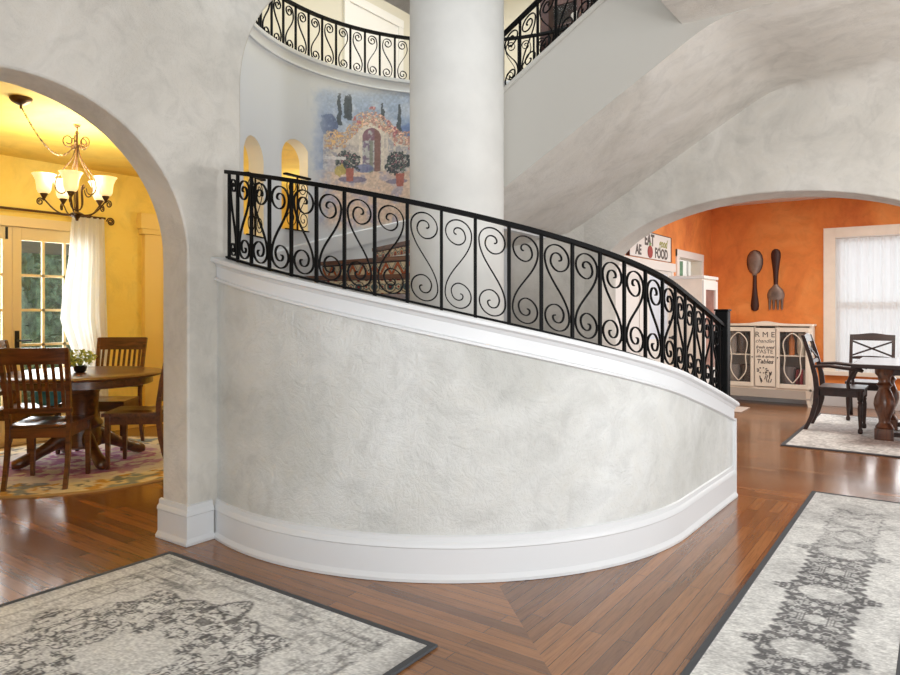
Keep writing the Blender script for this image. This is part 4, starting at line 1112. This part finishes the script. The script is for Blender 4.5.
outline(MB(), [(.555, .035), (.58, .068), (.63, .096), (.7, .115), (.77, .116), (.835, .102), (.89, .07), (.912, .025)], -.001, -.022).build('bowl_rim', M['dark_red'], sp, 60)
fk = empty('wall_fork', (-2.0, YO-.002, 1.36), 'oversized fork hung tines-down on the orange wall beside the spoon', 'fork')
outline(MB(), [(.36, .028), (.42, .03), (.55, .036), (.68, .052), (.78, .066), (.84, .066), (.88, .05), (.9, .02)], -.002, -.035).build('handle', M['dark_red'], fk, 60)
outline(MB(), [(.15, .1), (.18, .115), (.24, .118), (.3, .095), (.34, .055), (.375, .03)], -.002, -.04).build('neck', M['pewter'], fk, 60)
for k in range(4): outline(MB(), [(0, .006), (.02, .014), (.1, .018), (.17, .022)], -.004, -.03).build('tine', M['pewter'], fk, 60).location = ((k-1.5)*.056, 0, 0)

# ---- buffet
bf = empty('buffet_cabinet', (-2.08, 10.9, 0), 'cream glass-door buffet with a lettered centre panel against the orange wall', 'cabinet')
HW = .6
q = MB(); q.bb((-HW, .13, .22), (HW, .15, 1.13)); q.bb((-HW, -.15, .22), (-HW+.03, .15, 1.13)); q.bb((HW-.03, -.15, .22), (HW, .15, 1.13)); q.bb((-HW, -.15, .22), (HW, .15, .25)); q.bb((-.15, -.14, .22), (-.13, .14, 1.12)); q.bb((.13, -.14, .22), (.15, .14, 1.12)); q.build('body', M['cream_furn'], bf)
MB().bb((-HW-.02, -.18, 1.13), (HW+.02, .17, 1.16)).build('top', M['cream_furn'], bf, False, None, .008)
rg = [[(x, -.17, 1.155), (x, -.15, 1.155), (x, -.15, 1.165+.035*math.exp(-(x/.16)**2)), (x, -.17, 1.165+.035*math.exp(-(x/.16)**2))] for x in np.linspace(-.34, .34, 25)]
MB().rings(rg).build('crest', M['cream_furn'], bf, 40)
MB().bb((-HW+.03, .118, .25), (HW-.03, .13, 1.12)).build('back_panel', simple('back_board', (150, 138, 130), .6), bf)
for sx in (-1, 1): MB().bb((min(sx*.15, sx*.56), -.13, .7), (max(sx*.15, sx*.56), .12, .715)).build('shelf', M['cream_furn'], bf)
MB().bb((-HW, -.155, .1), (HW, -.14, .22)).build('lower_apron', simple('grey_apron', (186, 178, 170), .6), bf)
for sx in (-1, 1):
    for y in (-.13, .12):
        x = sx*(HW-.035); MB().rings([[(x-a+o*sx, y-a, z), (x+a+o*sx, y-a, z), (x+a+o*sx, y+a, z), (x-a+o*sx, y+a, z)] for z, a, o in ((0, .022, .012), (.03, .018, .0), (.1, .022, -.012), (.22, .04, 0))]).build('leg', M['cream_furn'], bf, 40)
pn = MB().bb((-.135, -.17, .26), (.135, -.152, 1.1)).build('centre_panel', M['cream_furn'], bf, False, None, .004)
pf = lambda x, z, h: (x, -.171-h, z)
t1 = MB(); letters(t1, 'R M E', .11, 0, .97, pf, 0); letters(t1, 'chandler', .075, 0, .89, pf, 0, .35); letters(t1, 'fresh aged', .058, 0, .805, pf, .001, .3); letters(t1, 'PASTE', .08, 0, .735, pf, 0)
letters(t1, 'oils & spices', .05, 0, .675, pf, .001, .3); letters(t1, 'Tables', .085, 0, .59, pf, .002, .2)
t1.build('lettering', M['ink'], pn)
f_ = MB(); rr = random.Random(4)
for k in range(16):
    x, z = rr.uniform(-.09, .09), .31+.02*rr.random()+.05*(k % 3); f_.tube([(x, -.172, z), (x+rr.uniform(-.02, .02), -.172, z+.05)], .006, 5)
f_.build('printed_stalks', M['ink'], pn); f_ = MB()
for k in range(9):
    a = k*.7; f_.tube([(-.03+.05*math.cos(a), -.172, .49+.03*math.sin(a)), (-.03+.08*math.cos(a), -.172, .49+.045*math.sin(a))], .009, 5)
f_.build('printed_blossom', M['ink'], pn)
for sx in (-1, 1):
    x0, x1 = (.15, .57) if sx > 0 else (-.57, -.15)
    q = MB(); t_ = .045; q.bb((x0, -.172, .25), (x0+t_, -.15, 1.11)); q.bb((x1-t_, -.172, .25), (x1, -.15, 1.11)); q.bb((x0+t_, -.172, .25), (x1-t_, -.15, .31)); q.bb((x0+t_, -.172, 1.05), (x1-t_, -.15, 1.11)); q = q.build('door', M['cream_furn'], bf, False, None, .003)
    MB().bb((x0+t_, -.163, .31), (x1-t_, -.16, 1.05)).build('pane', M['cab_glass'], q)
    xc = (x0+x1)/2; loop = [(xc+.125*math.cos(2*PI*k/72)*(1-.22*math.cos(8*PI*k/72))*(1 if math.sin(2*PI*k/72) > 0 else (1-.45*math.sin(2*PI*k/72)**2)), -.168, .68+.35*math.sin(2*PI*k/72)) for k in range(72)]
    MB().tube(loop, .008, 6, True).build('wire_scroll', M['cream_furn'], q, 50)
    MB().lathe([(0, -.012), (.012, 0), (0, .012)], (x0+.02 if sx > 0 else x1-.02, -.182, .68), 10).build('knob', M['black'], q, 50)
# things kept inside the buffet
ins = [('jar', -.47, .715, 'grey pottery jar on the upper shelf left in the buffet', (150, 140, 134), 0), ('jar', -.345, .715, 'dark ribbed jar on the upper shelf left in the buffet', (92, 78, 74), 0), ('jar', -.215, .715, 'charcoal jar next to the lettered panel on the upper shelf', (70, 62, 60), 0),
       ('bowl', -.47, .25, 'grey mixing bowl at the bottom left inside the buffet', (134, 126, 122), 1), ('bowl', -.245, .25, 'dark bowl at the bottom inside the left buffet door', (84, 70, 66), 1),
       ('bottle', .23, .715, 'dark bottle at the upper shelf right in the buffet', (62, 54, 54), 2), ('bottle', .33, .715, 'amber bottle on the upper shelf right in the buffet', (196, 120, 66), 2), ('jar', .46, .715, 'cream jar on the upper shelf right in the buffet', (206, 196, 180), 0),
       ('bowl', .28, .25, 'pewter bowl at the bottom inside the right buffet door', (120, 112, 112), 1)]
for nm, x, z, lb, c, sh in ins:
    pr = [[(.045, 0), (.062, .04), (.063, .2), (.045, .25), (.05, .28)], [(.04, 0), (.075, .05), (.09, .11), (.1, .16), (.093, .16), (.07, .05), (0, .03)], [(.035, 0), (.04, .02), (.04, .18), (.016, .25), (.018, .31)]][sh]
    o = MB().lathe(pr, (0, 0, 0), 20, sh != 1).build(nm, simple('ware_'+lb[:12].replace(' ', '_'), c, .4, var=.1), None, 40); o.scale = (1.1, 1, 1.9) if nm == 'bowl' else (1, 1, 1.12); o.location = (-2.08+x, 10.9-.03, z+.0005); tag(o, lb, nm)
for k, (c, lb) in enumerate((((112, 30, 40), 'dark red book leaning in the right side of the buffet'), ((140, 44, 52), 'crimson book beside the dark red one in the buffet'), ((180, 172, 168), 'pale grey book at the right end inside the buffet'))):
    o = MB().box((0, 0, .13), (.035, .18, .26)).build('book', simple('book_cover_%s' % 'abc'[k], c, .6), None, False, None, .002); o.location = (-2.08+.40+.055*k, 10.9-.02, .252+(.002 if k < 2 else 0)); o.rotation_euler = (0, .06 if k < 2 else 0, 0); tag(o, lb, 'book')

# ---- trestle table
tt = empty('trestle_table', (.24, 8.87, .0135), 'dark wooden dining table with heavy turned legs on the pale rug', 'table')
MB().bb((-1.01, -.66, .745), (1.2, .66, .79)).build('tabletop', M['wood_dark'], tt, False, None, .008); q = MB()
for y in (-.4, .4): q.bb((-.78, y-.015, .67), (.98, y+.015, .745))
for x in (-.74, .94): q.bb((x-.015, -.4, .67), (x+.015, .4, .745))
q.build('apron', M['wood_dark'], tt)
prof = [(.075, .11), (.085, .125), (.07, .15), (.055, .17), (.052, .19), (.06, .23), (.085, .3), (.098, .36), (.092, .42), (.07, .48), (.05, .53), (.06, .55), (.075, .565), (.06, .585), (.052, .6), (.06, .65), (.085, .68), (.09, .745)]
for x in (-.73, .93):
    for y in (-.38, .38):
        q = MB(); q.lathe(prof, (x, y, 0), 28); q.bb((x-.085, y-.085, 0), (x+.085, y+.085, .115)); q.build('leg', M['wood_turned'], tt, 40)
q = MB(); q.bb((-.645, -.42, .035), (.845, -.34, .085)); q.bb((-.645, .34, .035), (.845, .42, .085)); q.build('stretcher', M['wood_dark'], tt)

# ---- cross-back chairs
def cross_chair(name, label, arms):
    r = empty(name, (0, 0, 0), label, 'chair'); W, D, zs = .52, .47, .49; wd = M['wood_dark']
    MB().bb((-W/2, -D/2+.02, zs-.03), (W/2, D/2, zs)).build('seat', wd, r, False, None, .008)
    q = MB(); q.bb((-W/2+.02, D/2-.04, zs-.1), (W/2-.02, D/2-.02, zs-.03)); q.bb((-W/2+.02, -D/2+.02, zs-.1), (-W/2+.04, D/2-.02, zs-.03)); q.bb((W/2-.04, -D/2+.02, zs-.1), (W/2-.02, D/2-.02, zs-.03)); q.bb((-W/2+.02, -D/2+.02, zs-.1), (W/2-.02, -D/2+.04, zs-.03)); q.build('apron', wd, r)
    lp = [(.02, 0), (.024, .015), (.024, .04), (.015, .055), (.017, .08), (.024, .2), (.027, .28), (.02, .32), (.028, .335), (.02, .35), (.03, .37), (.03, zs-.03)]
    ys = [(0, -.115, .017), (.15, -.05, .02), (.3, -.012, .022), (.46, 0, .023), (.6, -.015, .021), (.8, -.06, .019), (1.0, -.12, .017), (1.06, -.14, .016)]
    yb = lambda z: -D/2+.01+float(np.interp(z, [a[0] for a in ys], [a[1] for a in ys]))
    for sx in (-1, 1):
        MB().lathe(lp, (sx*(W/2-.035), D/2-.04, 0), 18).build('leg', wd, r, 50)
        x = sx*(W/2-.02); MB().rings([[(x-.019, yb(z)-a*1.2, z), (x+.019, yb(z)-a*1.2, z), (x+.019, yb(z)+a*1.2, z), (x-.019, yb(z)+a*1.2, z)] for z, _, a in ys]).build('leg', wd, r, 30)
    rg = []
    for i in range(17):
        t = 2*i/16-1; x = (W/2-.004)*t; zt = 1.06+.022*math.exp(-(t/.5)**2); zb = .985; rg.append([(x, yb(zb)-.011, zb), (x, yb(zb)+.011, zb), (x, yb(zt)+.011, zt), (x, yb(zt)-.011, zt)])
    MB().rings(rg).build('crest_rail', wd, r, 40)
    rg = []
    for i in range(13):
        t = 2*i/12-1; x = (W/2-.03)*t; zt = .775+.015*(1-t*t); rg.append([(x, yb(.74)-.01, .745), (x, yb(.74)+.01, .745), (x, yb(.77)+.01, zt), (x, yb(.77)-.01, zt)])
    MB().rings(rg).build('lower_rail', wd, r, 40)
    for sx in (-1, 1):
        p0 = Vector((-sx*(W/2-.03), yb(.79), .79)); p1 = Vector((sx*(W/2-.03), yb(.975), .975)); dv = (p1-p0).normalized(); up = dv.cross(Vector((0, 1, 0))).normalized()*.011; th = Vector((0, .006, 0)); off = Vector((0, sx*.003, 0))
        MB().rings([[p+off-up-th, p+off+up-th, p+off+up+th, p+off-up+th] for p in (p0, p1)]).build('cross_bar', wd, r)
    if arms:
        for sx in (-1, 1):
            x = sx*(W/2-.01); A_ = [(x, yb(.72)+.01, .715), (x+sx*.015, -.1, .725), (x+sx*.025, .02, .715), (x+sx*.025, .14, .705), (x+sx*.02, .2, .695), (x+sx*.02, .225, .68)]
            MB().tube(A_, [.022, .024, .027, .03, .031, .02], 10, False, 0, .8).build('armrest', wd, r, 60)
            MB().tube([(x+sx*.02, .15, .7), (x+sx*.015, .11, .63), (x, .08, .55), (x-sx*.005, .085, .48)], [.02, .017, .017, .02], 10).build('arm_support', wd, r, 60)
    return r
c1 = cross_chair('armchair', 'dark wooden armchair side-on at the left end of the trestle table', True); c1.location = (-.92, 8.93, .0135); c1.rotation_euler = (0, 0, -PI/2)
c2 = cross_chair('cross_back_chair', 'dark cross-back chair behind the trestle table, before the bright window', False); c2.location = (-.72, 9.87, .0135); c2.rotation_euler = (0, 0, PI); c2.scale = (.95, 1, .975)

# ------------------------------------------------------------------ light
W = bpy.data.worlds.new('daylight'); bpy.context.scene.world = W; W.use_nodes = True
bg = W.node_tree.nodes['Background']; bg.inputs['Color'].default_value = (.93, .97, 1.0, 1); bg.inputs['Strength'].default_value = 1.2
def area(name, loc, target, size, power, color=(1, 1, 1), sy=None):
    l = bpy.data.lights.new(name, 'AREA'); l.energy = power; l.color = color; l.size = size
    if sy: l.shape = 'RECTANGLE'; l.size_y = sy
    o = bpy.data.objects.new(name, l); COL.objects.link(o); o.location = loc
    o.rotation_euler = (Vector(target)-Vector(loc)).to_track_quat('-Z', 'Y').to_euler(); return o
def point(name, loc, power, color, r=.05):
    l = bpy.data.lights.new(name, 'POINT'); l.energy = power; l.color = color; l.shadow_soft_size = r
    o = bpy.data.objects.new(name, l); COL.objects.link(o); o.location = loc; return o
area('hall_window_light', (1.6, -3.2, 2.2), (-1.8, 4, 1.5), 3.0, 90, (.96, .985, 1), 2.2)
area('soffit_fill_light', (2.0, 3.6, 1.3), (-.8, 5.2, 3.2), .6, 70, (.98, .98, .98))  # unseen uplight added to brighten the stair soffit and ceiling
area('hall_ceiling_fill_light', (.8, .9, .6), (-.6, 2.6, 3.2), .8, 45, (.98, .98, .98))  # added upward fill for the dark hall ceiling, no lamp stands here
area('stairwell_fill_light', (-3.7, 4.6, 5.9), (-3.9, 4.6, 0), 1.6, 95, (.9, .96, 1))  # added fill below a closed ceiling, brightens the tower wall
point('upper_landing_fill', (-4.4, 6.6, 4.7), 48, (1, .98, .94), .3)  # added point without a fixture, lifts the dark upstairs ceiling
area('upper_hall_fill', (-5, 7.5, 6.1), (-5, 7.5, 3), 1.5, 26, (1, .98, .94))  # added for stairwell and upstairs brightness, no fixture behind it
for k in range(5):
    a = math.radians(288+72*k+35.5); point('chandelier_light', (CHX+.238*math.cos(a), CHY+.238*math.sin(a), 2.5), 9.5, (1, .95, .82), .04)
area('french_door_light', (XY-.3, 3.1, 1.5), (-4, 3.1, .6), 1.6, 60, (.95, .98, 1), 2.0)
point('nook_fill_light', (-6.0, 5.7, 2.2), 24, (1, .95, .82), .15)  # added point, brightens the yellow room behind the niches
area('orange_window_light', (0, YO-.3, 1.6), (0, 7, .8), 2.2, 52, (.97, .99, 1), 1.9)
area('orange_room_fill', (-.6, 8.8, 2.9), (-.6, 8.8, 0), .8, 58, (1, .95, .86))  # added overhead fill, the room has no such fixture
area('kitchen_light', (-4.5, 11, 2.9), (-4.5, 11.5, 0), 1, 40, (1, 1, 1))

# ------------------------------------------------------------------ camera
cam = bpy.data.cameras.new('camera'); co = bpy.data.objects.new('camera', cam); COL.objects.link(co)
co.location = (0, 0, EYE); co.rotation_euler = (PI/2, 0, YAW)
cam.sensor_width = 36; cam.lens = 690/900*36; cam.shift_y = -27.5/900; cam.clip_start = .05
sc = bpy.context.scene; sc.camera = co
sc.view_settings.view_transform = 'Standard'; sc.view_settings.look = 'None'; sc.view_settings.gamma = 1
sc.view_settings.use_curve_mapping = False; sc.view_settings.exposure = .12
